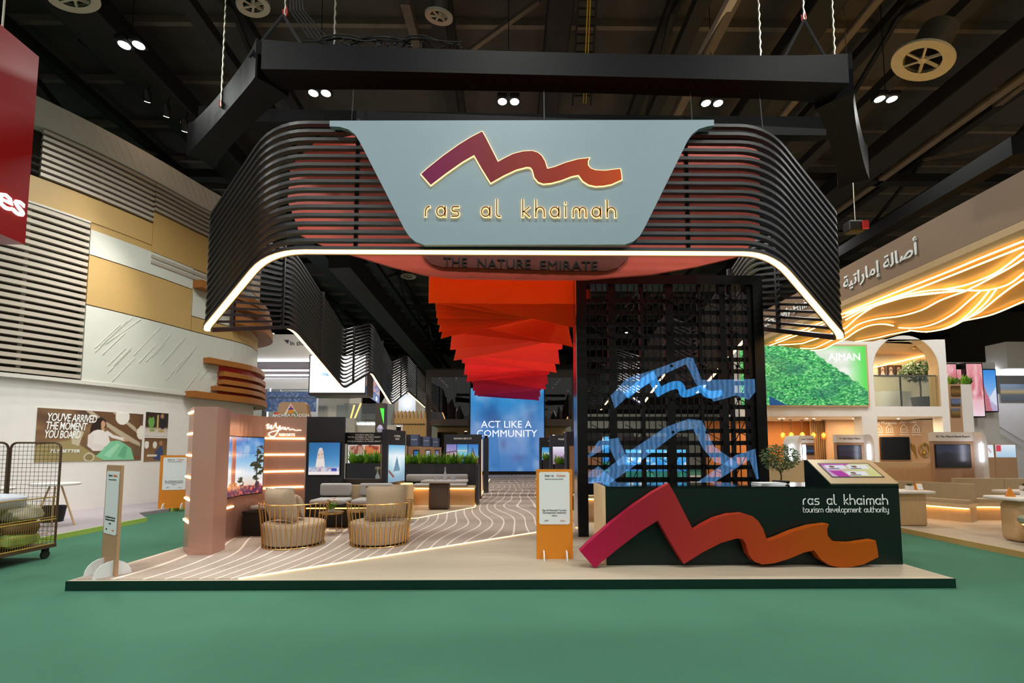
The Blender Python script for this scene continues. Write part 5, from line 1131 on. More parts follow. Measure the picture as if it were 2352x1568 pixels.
# big hanging white screen
hs = T('white_screen', 'big bright white hanging screen box beyond the folded canopy', 'screen', (at(775, 860, 22).x, 22, at(775, 905, 22).z))
a, b = at(708, 907, 22), at(842, 815, 22); MB().box(a.x, b.x, 22, 23.2, a.z, b.z).build('box', M['dark_wood'], hs)
cv = Canvas(50, 36).grad((0, 'f2f6fa'), (1, 'ffffff')); cv.ell(.25, .5, .09, .07, '8ab0c4', .8, 1); cv.ell(.32, .48, .05, .05, '5a8aa8', .8, 1); cv.ell(.05, .95, .1, .1, 'b8d0e0', .6, 1); M['white_screen'] = print_mat('bright_screen_image', 1.5, .3)
picture(cv, b.x - a.x - .1, b.z - a.z - .16, frame((a.x + .06, 21.98, a.z + .12), (1, 0, 0), n=(0, -1, 0)), M['white_screen'], hs, 'screen_face')
e_ = at(871, 913, 26.4); f_ = at(871, 820, 26.4)
A_, B_ = Vector((b.x, 22, a.z)), Vector((e_.x, 26.4, e_.z)); MB().add([A_, B_, B_ + Vector((0, 0, b.z - a.z)), A_ + Vector((0, 0, b.z - a.z)), A_ + Vector((-.3, .3, 0)), B_ + Vector((-.3, 0, 0)), B_ + Vector((-.3, 0, b.z - a.z)), A_ + Vector((-.3, .3, b.z - a.z))], [(0, 1, 2, 3), (7, 6, 5, 4), (0, 4, 5, 1), (3, 2, 6, 7)]).build('return_box', M['dark_wood'], hs)
u2 = (B_ - A_); u2.z = 0; w2 = u2.length; cv = Canvas(30, 40).grad((0, '1a4a8a'), (.22, '1a4a8a'), (.24, '7a8ab8'), (1, '3a5a90')); cv.blot(18, 5, 'd09a90', .45, .6, cv.v > .24); cv.ell(.75, .1, .08, .06, 'e8f0fa'); g_ = frame(A_, u2, n=(u2.y, -u2.x, 0)); picture(cv, w2, b.z - a.z, lambda a, b, d: g_(a, b, .02), M['pic_lit'], hs, 'side_screen')
# gabled brown kiosk sign with a coloured triangle
gk = T('gabled_sign', 'tan gabled sign board with a coloured triangle emblem behind the copper wall', 'sign', (at(665, 950, 17).x, 17, 0)); o = [(626, 1000), (640, 928), (646, 923), (697, 923), (703, 928), (718, 1000)]
MB().prism([(at(x, y, 17).x, at(x, y, 17).z) for x, y in o], 17, 17.25, 'y').build('board', M['tan'], gk)
MB().box(at(640, 1000, 17).x, at(706, 1000, 17).x, 17.02, 17.2, 0, at(660, 1000, 17).z).build('lower_panel', M['tan'], gk)
def tri(pts, m, y, name='emblem'): MB().prism([(at(px, py, y).x, at(px, py, y).z) for px, py in pts], y - .02, y, 'y').build(name, M[m], gk)
for n_, c_ in (('e_or', 'e08a1c'), ('e_pu', '6a2a8a'), ('e_gr', '2a8a3c'), ('e_pk', 'd0307a'), ('e_red', 'c83a1c')): M[n_] = pm('emblem_' + n_, c_, .5)
tri([(653, 951), (668, 927), (684, 951)], 'white', 17.0); tri([(659, 949), (662, 943), (674, 940), (676, 949)], 'e_or', 16.98); tri([(662, 941), (665, 936), (673, 937), (675, 939)], 'e_pu', 16.98); tri([(666, 935), (668, 930), (672, 936)], 'e_pk', 16.98); tri([(676, 943), (682, 950), (677, 950)], 'e_gr', 16.98); tri([(628, 950), (633, 946), (648, 952), (628, 952)], 'e_red', 16.99)
p = at(668, 954, 16.97); text('ANDHRA PRADESH', .155, frame(p, (1, 0, 0), n=(0, -1, 0)), M['white_ink'], gk, bold=.01)
# dark pylon with green screen, lit rods, stair lights, crenellated wall, dome screen
py_ = T('brown_pylon', 'dark brown pylon with a bright green tapered screen', 'sign', (at(872, 960, 18.5).x, 18.5, 0)); a, b = at(861, 1005, 18.5), at(884, 925, 18.5)
MB().box(a.x, b.x, 18.5, 18.9, 0, b.z).build('body', M['dark_wood'], py_); M['green_screen'] = em('green_screen', '3ae03a', 1.3); MB().prism([(at(x, y, 18.48).x, at(x, y, 18.48).z) for x, y in ((873, 937), (882, 938), (881, 973))], 18.48, 18.5, 'y').build('screen', M['green_screen'], py_)
p = at(873, 985, 18.47); M['violet'] = pm('pale_violet_mark', 'c8c8f0', .5); MB().lathe([(.02, 0), (.1, .05), (.13, .18), (.08, .3), (.02, .34)], (p.x, 18.46, p.z - .17), 12).build('emblem', M['violet'], py_)
tc_ = T('upper_terrace', 'pale raised terrace behind the pods, below the glass balustrade', 'terrace', (at(840, 990, 22).x, 22, 0)); MB().box(at(772, 990, 22).x, at(905, 990, 22).x, 22, 23.0, 0, at(840, 976, 22).z).build('terrace_body', M['offwhite'], tc_)
lr = T('light_rods', 'pair of slanted glowing rods above the stair', 'light', at(818, 960, 21)); 
for q in (((801, 976), (814, 930)), ((808, 976), (829, 926))): MB().rod(at(*q[0], 22.3), at(*q[1], 22.3), .04, 6).build('rod', M['led_soft'], lr)
sr = T('lit_stair', 'white stair with glowing treads beyond the pods', 'stairs', at(838, 1005, 23))
for i, y in enumerate((972, 978, 985, 990, 996)): bx(820 + i % 2 * 4, 862, y - 1.2, y + 1.2, 23, .3, 'tread_light', 'led_white', sr)
bx(812, 868, 968, 1004, 23.3, .2, 'stair_side', 'offwhite', sr)
M['rail_glass'] = glass('pale_rail_glass', 'd8e0e0', .15)
gr_ = T('glass_balustrade', 'glass balustrade with steel posts round the upper terrace', 'railing', at(840, 980, 22)); bx(772, 905, 930, 976, 22.05, .02, 'pane', 'rail_glass', gr_)
for x in (795, 840, 905): bx(x - .8, x + .8, 925, 976, 22.05, .05, 'post', 'steel', gr_)
bx(790, 905, 927, 928.5, 21.95, .05, 'handrail', 'steel', gr_)
cw = T('crenellated_wall', 'ochre crenellated fort wall beside the dark lounge block', 'wall', (at(940, 980, 25).x, 25, 0)); a, b = at(897, 1000, 25), at(978, 960, 25); pts = [(a.x, 0), (b.x, 0), (b.x, b.z)]
nM = 9
for i in range(nM):
    x = b.x - (b.x - a.x) * i / nM; w_ = (b.x - a.x) / nM; pts += [(x - w_ * .15, b.z), (x - w_ * .15, b.z + .2), (x - w_ * .4, b.z + .42), (x - w_ * .65, b.z + .2), (x - w_ * .65, b.z)]
pts += [(a.x, b.z)]; MB().prism(pts, 25, 25.3, 'y').build('fort_wall', M['beige'], cw)
for i in range(12): x = a.x + .1 + (b.x - a.x - .2) * i / 11; z = at(930, 974, 25).z; MB().box(x - .06, x + .06, 24.98, 25, z - .03, z + .03).build('peg', M['darksteel'], cw)
bx(893, 925, 975, 1005, 24.9, .08, 'white_door', 'white', cw)
ds = T('dome_screen', 'white rounded wall with a bright blurred disc screen', 'screen', (at(935, 925, 30.5).x, 30.5, 0)); MB().prism([(at(x, y, 30.5).x, max(0, at(x, y, 30.5).z)) for x, y in ((870, 1095), (870, 935), (885, 910), (905, 895), (960, 888), (976, 900), (976, 1095))], 30.5, 30.9, 'y').build('rounded_wall', M['offwhite'], ds)
cv = Canvas(30, 30).grad((0, 'b8c0c4'), (1, 'c0c8cc')); cv.ell(.5, .5, .5, .5, 'f8fbff', 1, 1); p = at(915, 945, 30.47); q = at(955, 905, 30.47); M['disc'] = print_mat('disc_image', 1.2, .3); picture(cv, q.x - p.x, q.z - p.z, frame((p.x, 30.47, p.z), (1, 0, 0), n=(0, -1, 0)), M['disc'], ds, 'disc_screen')
ww = struct(MB().box(-45, 45, 48, 48.3, 0, 5.5).build('wall_far', M['offwhite']))
# ---------------- neighbouring stand on the right ----------------
fp_ = struct(MB().prism([(8.36, 2), (40, 2), (40, 30), (8.36, 30)], 0, .1, 'z').build('floor', M['floor_wood']))
MB().box(8.33, 8.36, 2, 24, 0, .1).build('floor_edge', M['beige'], fp_)
rs_ = T('wave_canopy', 'brown fascia canopy with gold underside and flowing light lines', 'canopy', (8.3, 10, 5.3))
MB().box(8.28, 8.6, 2.5, 16.2, 5.42, 6.22).build('fascia', M['brown_fascia'], rs_); MB().box(8.28, 8.6, 2.5, 16.2, 5.28, 5.415).build('fascia_lip', M['oak'], rs_)
SZ_ = 5.24
def cpx(p): return (1750 + p[0] / 3.409, 500 + p[1] / 3.409)
far = [(45, 1005), (150, 1020), (250, 1035), (350, 1048), (430, 1050), (500, 1035), (560, 1005), (640, 975), (730, 985), (870, 985), (1000, 950), (1160, 905), (1290, 915), (1430, 890), (1600, 825), (1800, 775), (2052, 690)]
pl_ = [gnd(*cpx(p), SZ_) for p in far]; pl_ = [(8.6, 16.2)] + [(max(p.x, 8.62), p.y) for p in pl_] + [(13.4, 6.0), (13.4, 2.5), (8.6, 2.5)]
MB().prism(pl_, SZ_ + .07, SZ_ + .27, 'z').build('soffit', M['gold_soffit'], rs_)
M['led_line'] = em('warm_light_line', 'ffd080', 5)
LL = [[(45, 965), (130, 930), (300, 865), (380, 838), (500, 790), (655, 735), (1000, 600), (1400, 445), (1700, 320), (2052, 180)], [(655, 752), (1000, 632), (1200, 562), (1500, 445), (1800, 325), (2052, 225)],
 [(1420, 560), (1560, 535), (1700, 490), (1850, 420), (2052, 270)], [(1600, 568), (1700, 520), (1850, 440), (1950, 385), (2052, 320)], [(1600, 568), (1740, 568), (1850, 548), (1950, 510), (2052, 430)],
 [(60, 1000), (220, 940), (360, 885), (460, 842), (560, 805), (655, 772), (800, 705), (1000, 640), (1180, 590), (1400, 562), (1600, 568)], [(655, 800), (800, 722), (1000, 655), (1200, 603), (1480, 578), (1600, 570)], [(130, 995), (300, 985), (370, 965), (520, 915), (600, 885), (655, 860), (760, 770), (900, 685), (1100, 625), (1300, 598), (1500, 574)],
 [(300, 1020), (400, 1022), (470, 995), (560, 950), (660, 900), (760, 832), (900, 792), (1080, 770), (1250, 722), (1400, 645), (1600, 572)], [(380, 1040), (480, 1028), (560, 990), (655, 945), (750, 882), (850, 842), (950, 832), (1030, 845)], [(1070, 860), (1200, 862), (1350, 830), (1500, 750), (1620, 650), (1715, 570)],
 [(1150, 880), (1280, 892), (1420, 868), (1560, 800), (1680, 690), (1780, 570)], [(1280, 895), (1450, 865), (1600, 790), (1740, 680), (1840, 552)], [(1560, 810), (1700, 740), (1850, 620), (1950, 545), (2052, 480)], [(1580, 806), (1800, 758), (2052, 652)],
 [(730, 970), (900, 940), (1000, 915), (1160, 885)]]
for q in LL:
    P_ = [gnd(*cpx(p), SZ_) for p in q]; s_ = spl([(p.x, p.y) for p in P_], 5)
    MB().sweep([(max(x, 8.64), y, SZ_) for x, y in s_], .022, .03).build('light_line', M['led_line'], rs_)
# lit rooms: warm downlights of the ceilings
def room_light(x, y, z, w, col=(1, .78, .5), size=.5):
    l = bpy.data.lights.new('room_downlight', 'AREA'); l.shape = 'DISK'; l.size = size; l.energy = w; l.color = col; o = bpy.data.objects.new('room_downlight', l); COL.objects.link(o); o.location = (x, y, z)
ar = '\ufe94\ufef4\ufe97\ufe8d\ufead\ufe8e\ufee3\ufe87 \ufe94\ufedf\ufe8e\ufebb\ufe83'
c = Vector((8.272, 9.98, 5.80)); ARF = frame(c, (0, -1, 0), n=(-1, 0, 0))
text(ar, .5, lambda a, b, d: ARF(a, b, .01 + d), M['white_ink'], rs_, bold=.012, extrude=.02, fit=2.05)
text('Sincerely Emirati', .52, lambda a, b, d: frame((8.272, 13.2, 5.78), (0, -1, 0), n=(-1, 0, 0))(a, b, .01 + d), M['white_ink'], rs_, extrude=.02, bold=.01, fit=2.5)
# back wall with openings
AY = 17.0; aw = T('arch_wall', 'cream two-storey front wall with a round-headed opening and rooms below', 'building', (12.5, AY, .1))
def ax(px): return at(px, 930, AY).x
def az(py): return at(2050, py, AY).z
def wb(px0, px1, py0, py1, name='wall', m='white', y=AY, d=.4): return MB().box(ax(px0), ax(px1), y, y + d, max(az(py1), .1), az(py0)).build(name, M[m], aw)
ztop = 5.9; zf = az(933); zl = az(956); zg = .1
MB().box(ax(1700), ax(2010), AY, AY + .4, zl, ztop).build('upper_wall', M['white'], aw); MB().box(ax(2010), ax(2180), AY, AY + .4, zl, zf).build('spandrel', M['white'], aw); MB().box(ax(2162), ax(2180), AY, AY + .4, zf, ztop).build('upper_pier', M['white'], aw)
# arch head
xa, xb = ax(2010), ax(2162); r_ = (xb - xa) / 2; cx_ = (xa + xb) / 2; zs = az(770) - r_
pts = [(xa, zs)] + [(cx_ - r_ * math.cos(q), zs + r_ * math.sin(q)) for q in [math.pi * i / 20 for i in range(1, 20)]] + [(xb, zs), (xb, ztop), (xa, ztop)]
MB().prism(pts, AY, AY + .4, 'y').build('arch_head', M['white'], aw)
MB().sweep([(cx_ - (r_ + .0) * math.cos(q), AY + .2, zs + r_ * math.sin(q) - .02) for q in [math.pi * i / 24 for i in range(25)]], .39, .03).build('arch_lining', M['oak'], aw)
MB().box(xb - .05, xb - .002, AY + .01, AY + .4, zf, zs).build('jamb_lining', M['oak'], aw)
MB().box(ax(1978), ax(2013), AY, AY + .4, zg, zl).build('pier', M['white'], aw); MB().box(ax(2163), ax(2180), AY, AY + .4, zg, zl).build('pier', M['white'], aw)
MB().box(ax(1700), ax(2180), AY + .4, 20.2, zl, zl + .12).build('room_ceiling', M['white'], aw); MB().box(ax(1700), ax(1978) + .6, 20, 20.2, zg, zl).build('ochre_wall', M['ochre'], aw); MB().box(ax(1978), 18.0, 18.9, 19.0, zg, zl).build('tan_wall', M['tan'], aw)
MB().box(ax(2000), 19, 19.8, 20, zl + .12, ztop).build('upper_rear_wall', M['cream'], aw); MB().prism([(ax(2000), AY + .4), (ax(2178), AY + .4), (18.9, 20), (ax(2000), 20)], ztop, ztop + .1, 'z').build('roof', M['tan'], aw)
bl = MB()
for i in range(9): x = 13.05 + i * .09; MB().box(x, x + .035, 19.7, 19.76, 1.2, zl).build('timber_slat', M['oak'], aw)
MB().sweep([at(2002, 845, 19.7), at(2142, 812, 19.7)], .03, .05).build('light_line', M['led'], aw)
for px, py in ((1790, 960), (1853, 961), (1961, 955), (2063, 958), (1800, 965), (1870, 968)): p = at(px, py, 18.2); MB().lathe([(.035, 0), (.04, .01)], (p.x, 18.2, zl - .012), 10).build('downlight', M['lamp_warm'], aw)
M['rail_glass'] = glass('pale_rail_glass2', 'e8eeee', .03)
for x in (10.6, 12.0): room_light(x, 18.6, zl - .05, 60)
for x in (14.0, 15.3): room_light(x, 18.0, zl - .05, 50)
room_light(14.4, 18.4, ztop - .05, 70, (1, .86, .6)); room_light(16.2, 18.4, ztop - .05, 60, (1, .86, .6))
gp = T('arch_balustrade', 'glass balustrade with steel rail inside the round-headed opening', 'railing', (cx_, AY + .1, zf)); zr = az(863); MB().box(xa, xb, AY + .1, AY + .115, zf, zr).build('pane', M['rail_glass'], gp); MB().box(xa, xb, AY + .09, AY + .13, zr, zr + .05).build('handrail', M['steel'], gp)
x = ax(2078); MB().box(x - .025, x + .025, AY + .12, AY + .15, zf, zr).build('post', M['steel'], gp)
for i, px in enumerate((2028, 2047, 2065)):
    a, b = at(px - 7, 862, 19.7), at(px + 7, 838, 19.7); t = T('portrait', f'small brown framed portrait on the upper wall, {ORD[2 - i]} from the potted tree', 'picture', (a.x, 19.7, a.z), 'portraits on the upper wall'); MB().box(a.x, b.x, 19.72, 19.76, a.z, b.z).build('frame', M['dark_wood'], t)
    cv = Canvas(14, 20).grad((0, '4a3020'), (1, '6a4028')); cv.ell(.5, .6, .25, .25, 'd8c8b8'); cv.ell(.5, .55, .16, .16, '8a6048'); cv.poly([(.1, 0), (.3, .4), (.7, .4), (.9, 0)], 'c8b8a8'); picture(cv, b.x - a.x - .04, b.z - a.z - .04, frame((a.x + .02, 19.715, a.z + .02), (1, 0, 0), n=(0, -1, 0)), M['pic'], t)
p = Vector((at(2116, 930, 18.35).x, 18.35, zf)); pt_ = T('potted_tree', 'round-crowned potted tree in a slate pot behind the arch balustrade', 'tree', p)
MB().lathe([(.26, 0), (.32, .5), (.29, .5), (.27, .42)], p, 20).build('pot', M['pot_grey'], pt_, smooth=True); MB().tube([p + Vector((0, 0, .4)), p + Vector((.02, 0, .9)), p + Vector((-.02, 0, 1.3))], .03).build('trunk', M['bark'], pt_); stuff(leafcloud(700, (.68, .5, .42), .13, 31, 1.6).build('foliage', M['leaf_dark'], pt_, loc=(0, 0, 1.55)))
cb = T('white_sideboard', 'white sideboard with metal legs on the upper floor behind the arch', 'cabinet', (at(2050, 930, 19.2).x, 19.2, zf)); CB0, CB1 = at(2022, 930, 19.2).x, at(2090, 930, 19.2).x; MB().box(CB0, CB1, 19.1, 19.5, zf + .15, zf + .85).build('body', M['white'], cb)
for x in (CB0 + .05, CB1 - .05): MB().box(x - .02, x + .02, 19.1, 19.5, zf, zf + .15).build('leg', M['darksteel'], cb)
M['amber'] = em('amber_bulb', 'ffb040', 6); M['amber_glass'] = pm('amber_glass', 'd08a30', .1, alpha=.5)
def pendant(x, y, ztop_, z, lab, grp, r=.10):
    t = T('pendant_lamp', lab, 'lamp', (x, y, z), grp); MB().rod((x, y, z + .12), (x, y, ztop_), .006, 4).build('cord', M['darksteel'], t); MB().lathe([(.02, .1), (.06, .06), (.06, .0), (.03, -.06), (.01, -.08)], (x, y, z), 12).build('bulb', M['amber'], t)
    MB().lathe([(.03, .14), (r, .06), (r, -.06), (.05, -.16), (.045, -.16)], (x, y, z), 14).build('glass_shade', M['amber_glass'], t, smooth=True)
    MB().lathe([(.06, 0), (.06, .02)], (x, y, ztop_ - .02), 10).build('ceiling_rose', M['darksteel'], t)
for i, px in enumerate((1798, 1817, 1843, 1869, 1892, 1911)): p = at(px, 1000, 19); pendant(p.x, 19, zl, p.z, f'amber pendant lamp before the ochre wall, {ORD[5 - i]} from the timber slats', 'pendant lamps in the ochre room')
p = at(2102, 797, 18.2); pendant(p.x, 18.2, ztop, p.z + .1, 'tall amber glass pendant lamp in the round-headed opening', None, .13); p = at(2122, 803, 19); pendant(p.x, 19, ztop, p.z, 'smaller amber glass pendant lamp deeper in the round-headed opening', None, .1)
# green forest screen
fs_ = T('forest_screen', 'large screen showing green forest from above on the cream wall', 'screen', (ax(1880), AY, az(931))); xs0, xs1 = ax(1700), ax(1991); zs0, zs1 = az(931), az(796)
MB().box(xs0, xs1 + .06, AY - .08, AY - .01, zs0 - .05, zs1 + .06).build('frame', M['oak'], fs_)
cv = Canvas(260, 120).grad((0, '2fa852'), (1, '38b85a')); n1 = vnoise(cv.u, cv.v, 70, 1); n2 = vnoise(cv.u, cv.v, 110, 2); q_ = .6 * n1 + .4 * n2
cv.fill(np.ones(cv.u.size), '0a5a48', np.clip((.5 - q_) * 3.2, 0, 1)); cv.fill(np.ones(cv.u.size), 'a8f0a0', np.clip((q_ - .52) * 3.5, 0, 1)); cv.blot(5, 40, '0a5a5a', .55, .9, a=.5)
edge = 1.0 - (cv.u - .52) * 1.55 + .05 * (vnoise(cv.u, cv.v, 26, 6) - .5); m_ = cv.v > edge; cv.fill(m_, 'd8e4d0'); cv.blot(7, 44, 'f0f2e8', .4, .7, m_); cv.fill(m_ & (cv.u > .84), '5ade58', np.clip((cv.u - .84) * 7, 0, 1)); cv.fill(m_ & (cv.v > .9), '5ade58', np.clip((cv.v - .9) * 6, 0, .8))
cv.poly([(.22, 0), (.22, .16), (.36, 0)], '0a4a80')
M['forest'] = print_mat('forest_screen_image', 1.0, .3); picture(cv, xs1 - xs0, zs1 - zs0, frame((xs0, AY - .085, zs0), (1, 0, 0), n=(0, -1, 0)), M['forest'], fs_, 'screen')
p = at(1940, 820, AY - .1); M['glow_w2'] = em('white_screen_letters', 'ffffff', 1.3); text('AJMAN', .62, frame((p.x, AY - .1, p.z), (1, 0, 0), n=(0, -1, 0)), M['glow_w2'], fs_, bold=.0, fit=1.18)
# museum wall lettering, television, wall ornaments
mw = T('museum_graphics', 'white museum lettering and line icons on the tan wall', 'lettering', (ax(2080), 18.9, 2.6)); p = at(2040, 971, 18.88); text('Ajman Museums', .30, frame(at(2028, 971, 18.88), (1, 0, 0), n=(0, -1, 0)), M['white_ink'], mw, extrude=.006, fit=1.15)
ar2 = '\ufee5\ufe8e\ufee4\ufea0\ufecb \ufed2\ufea3\ufe8e\ufe98\ufee3'; p = at(2085, 969, 18.88); text(ar2, .34, frame(p, (1, 0, 0), n=(0, -1, 0)), M['white_ink'], mw, extrude=.006, fit=.7)
for px in (2018, 2043, 2076, 2104):
    p = at(px, 985, 18.88); fm = frame(p, (1, 0, 0), n=(0, -1, 0)); mb = MB(); w_ = .16
    for s in ([(-w_, -.14), (w_, -.14)], [(-w_ * .8, -.1), (-w_ * .8, .06), (0, .2), (w_ * .8, .06), (w_ * .8, -.1)], [(-.05, -.1), (-.05, .02), (.05, .02), (.05, -.1)], [(-w_ * 1.2, -.24), (w_ * 1.2, -.24)]): mb.ribbon(s, .018, 0, .006, fm)
    stuff(mb.build('icon', M['white_ink'], mw))
tv = T('television', 'dark flat television on the tan museum wall', 'television', at(2060, 1055, 18.8)); a, b = at(2026, 1056, 18.8), at(2089, 1003, 18.8); MB().rbox(a.x, b.x, 18.8, 18.88, a.z, b.z, .015, 2).build('case', M['black'], tv); MB().box(a.x + .03, b.x - .03, 18.79, 18.799, a.z + .03, b.z - .03).build('screen', M['screen_off'], tv)
M['gold_ring'] = pm('antique_gold', '9a7a34', .45, .6, .2)
wo = T('wall_medallion', 'gold ring medallion ornament on the tan wall', 'ornament', at(2123, 1035, 18.85)); p = at(2123, 1033, 18.86); MB().tube([(p.x + .21 * math.cos(q), 18.86, p.z + .28 * math.sin(q)) for q in [2 * math.pi * i / 28 for i in range(28)]], .02, 6, closed=True).build('outer_ring', M['gold_ring'], wo); MB().tube([(p.x + .09 * math.cos(q), 18.86, p.z + .12 + .12 * math.sin(q)) for q in [2 * math.pi * i / 20 for i in range(20)]], .015, 6, closed=True).build('inner_ring', M['gold_ring'], wo); MB().lathe([(.02, -.16), (.08, -.1), (.07, 0), (.02, .04)], (p.x, 18.87, p.z - .05), 12).build('boss', M['gold_ring'], wo)
wf = T('wall_feather', 'gold feather ornament on the tan wall beside the television', 'ornament', at(2100, 1040, 18.86)); p = at(2099, 1035, 18.86); MB().prism([(p.x - .09, p.z + .30), (p.x + .06, p.z + .22), (p.x + .08, p.z - .05), (p.x + .12, p.z - .32), (p.x + .02, p.z - .05), (p.x - .06, p.z + .05)], 18.86, 18.885, 'y').build('feather', M['gold_ring'], wf)
# white arch-ended kiosks
def kiosk(x0, x1, y, zt, lab, word, scr, left=False):
    t = T('white_kiosk', lab, 'kiosk', ((x0 + x1) / 2, y, .1)); w = x1 - x0; hd = .24
    MB().box(x0, x1, y, y + .12, .1, zt - hd).build('oak_panel', M['tan'], t); MB().box(x0 - .02, x1, y - .03, y + .12, zt - hd, zt).build('header', M['white'], t)
    sx = -1 if left else 1; xe = x0 if left else x1; r = .34
    prof = [(0, .1), (.14, .1), (.14, zt - r)] + [(.14 - .14 * 0 - (r - r * math.cos(q)) * .41, zt - r + r * math.sin(q)) for q in (.35, .7, 1.05, 1.4)] + [(0, zt)]
    MB().prism([(xe + sx * a, b) for a, b in prof], y - .25, y + .5, 'y').build('arched_end', M['white'], t, smooth=False)
    cx0, cx1 = (x0 + .10, x1 - .03) if left else (x0 + .03, x1 - .10); zc0, zc1 = zt - hd - .10 - (cx1 - cx0) * .64, zt - hd - .10
    MB().box(cx0 - .015, cx1 + .015, y - .03, y - .001, zc0 - .015, zc1 + .015).build('bezel', M['black'], t)
    cv = Canvas(30, 22).grad((0, '0c0d12'), (.45, '14161f'), (.7, '34384e'), (1, '20304a')); cv.poly([(0, .45), (.3, .7), (.6, .5), (1, .62), (1, .3), (0, .3)], scr); picture(cv, cx1 - cx0, zc1 - zc0, frame((cx0, y - .034, zc0), (1, 0, 0), n=(0, -1, 0)), M['pic_dim'], t, 'screen')
    for k, (dx, dy) in enumerate(((-.06, -.28), (.19, .05))):
        x = xe + sx * dx; MB().rbox(x - .045, x + .045, y + dy - .03, y + dy + .03, zt - .78, zt - .30, .02, 2).build('light_tube', M['led_white'], t, smooth=True)
    text(word, .075, frame(((x0 + x1) / 2 - .02, y - .034, zt - hd / 2), (1, 0, 0), n=(0, -1, 0)), M['ink'], t)
KY = 12.15; kiosk(at(2143, 1000, KY).x, at(2232, 1000, KY).x, KY, at(2180, 992, KY).z, 'white kiosk with arched end behind the curved beige sofa', '02  The Oberoi Beach Resort', '1a1a26')
KY2 = 14.2; kiosk(at(1920, 1000, KY2).x, at(1982, 1000, KY2).x, KY2, at(1950, 998, KY2).z, 'white kiosk with arched end standing behind the counter touch screen', '16  Bahi Ajman Palace', '2a2a44')
KY3 = 15.0; kiosk(at(1829, 1000, KY3).x, at(1868, 1000, KY3).x, KY3, at(1850, 1000, KY3).z, 'white kiosk with arched end standing behind the olive tree', '17  Ajman Tourism', '2a5a8a', True)
# low screens and sofas
lw = T('low_partition', 'low pale oak partition behind the curved beige sofa', 'partition', (10, 11.6, .1)); MB().box(at(1760, 1065, 13).x, at(2145, 1065, 13).x, 13.0, 13.1, .1, at(2050, 1061, 13).z).build('panel', M['oak_light'], lw)
def sofa(P, lab, seat=.52, back=.95, z=.1, grp=None):
    S = wall_len(P); q, _ = wpt(P, S, S[-1] / 2); t = T('curved_sofa', lab, 'sofa', (q.x, q.y, z))
    strip(P, S, 0, S[-1], z, seat - .10, .06, .5, 16).build('base', M['oak'], t); strip(P, S, 0, S[-1], seat - .10, seat - .02, 0, .56, 16).build('seat_edge', M['oak_light'], t); strip(P, S, .02, S[-1] - .02, seat - .02, seat + .07, .1, .54, 16).build('seat_pad', M['sofa_beige'], t)
    strip(P, S, .02, S[-1] - .02, seat - .125, seat - .102, .46, .545, 16).build('led_strip', M['led'], t)
    n = 2
    for i in range(n): strip(P, S, S[-1] * i / n + .005, S[-1] * (i + 1) / n - .005, seat + .05, back, .0, .12, 10).build('back_pad', M['sofa_beige'], t)
    return t
sofa(fillet([(9.2, 12.0, 0), (10.35, 11.75, 0), (10.95, 10.75, 0)], [1.2], 8), 'curved beige sofa with lit oak base at the front of the right stand')
sofa([Vector((11.0, 11.4, 0)), Vector((13.2, 11.2, 0))], 'straight beige sofa beyond the white kiosk', back=1.05)
def oak_table(x, y, w, d, lab, hz=.86, rnd=False):
    t = T('oak_table', lab, 'table', (x, y, .1)); MB().rbox(x - w / 2, x + w / 2, y - d / 2, y + d / 2, hz - .06, hz, .025, 2).build('table_top', M['white'], t, smooth=True); MB().rbox(x - w * .36, x + w * .36, y - d * .3, y + d * .3, .1, hz - .062, .04 if not rnd else .1, 3).build('pedestal', M['oak'], t, smooth=True); return t
oak_table(8.83, 10.2, .78, .6, 'white topped oak table partly hidden by the counter'); t2 = oak_table(9.42, 8.35, 1.0, .62, 'white topped oak table with sockets near the stand edge', .90, True)
MB().box(9.2, 9.38, 8.150, 8.158, .70, .76).build('socket_plate', M['darksteel'], t2); oak_table(11.0, 9.6, 1.2, .6, 'white topped oak table deeper in the right stand', .9)
def tent_card(x, y, z, rz, lab):
    t = T('tent_card', lab, 'card', (x, y, z), local=True, rz=rz); MB().prism([(-.06, 0), (.06, 0), (0, .16)], -.07, .07, 'x').build('orange_card', M['orange'], t, loc=(0, 0, 0)); MB().add([(-.055, -.058, .012), (.055, -.058, .012), (.055, -.01, .14), (-.055, -.01, .14), (-.055, -.060, .012), (.055, -.060, .012), (.055, -.012, .14), (-.055, -.012, .14)], [(4, 5, 6, 7), (3, 2, 1, 0), (0, 1, 5, 4), (2, 3, 7, 6), (1, 2, 6, 5), (3, 0, 4, 7)]).build('white_face', M['card_white'], t, loc=(0, 0, 0))
def succulent(x, y, z, lab):
    t = T('small_plant', lab, 'plant', (x, y, z)); MB().box(x - .055, x + .055, y - .055, y + .055, z, z + .1).build('pot', M['white'], t); clump(26, .06, .06, 3, .012).build('leaves', M['leaf_dark'], t, loc=(0, 0, .1))
tent_card(9.06, 10.15, .86, -.15, 'orange tent card on the oak table by the counter'); succulent(8.86, 10.15, .86, 'small succulent in a white pot on the oak table by the counter')
tent_card(9.12, 8.35, .90, .9, 'orange tent card on the oak table with sockets'); succulent(9.34, 8.28, .90, 'small succulent in a white pot on the oak table with sockets')
succulent(10.75, 9.55, .9, 'small succulent in a white pot on the deeper oak table'); tent_card(11.0, 9.5, .9, -.1, 'orange tent card on the deeper oak table')
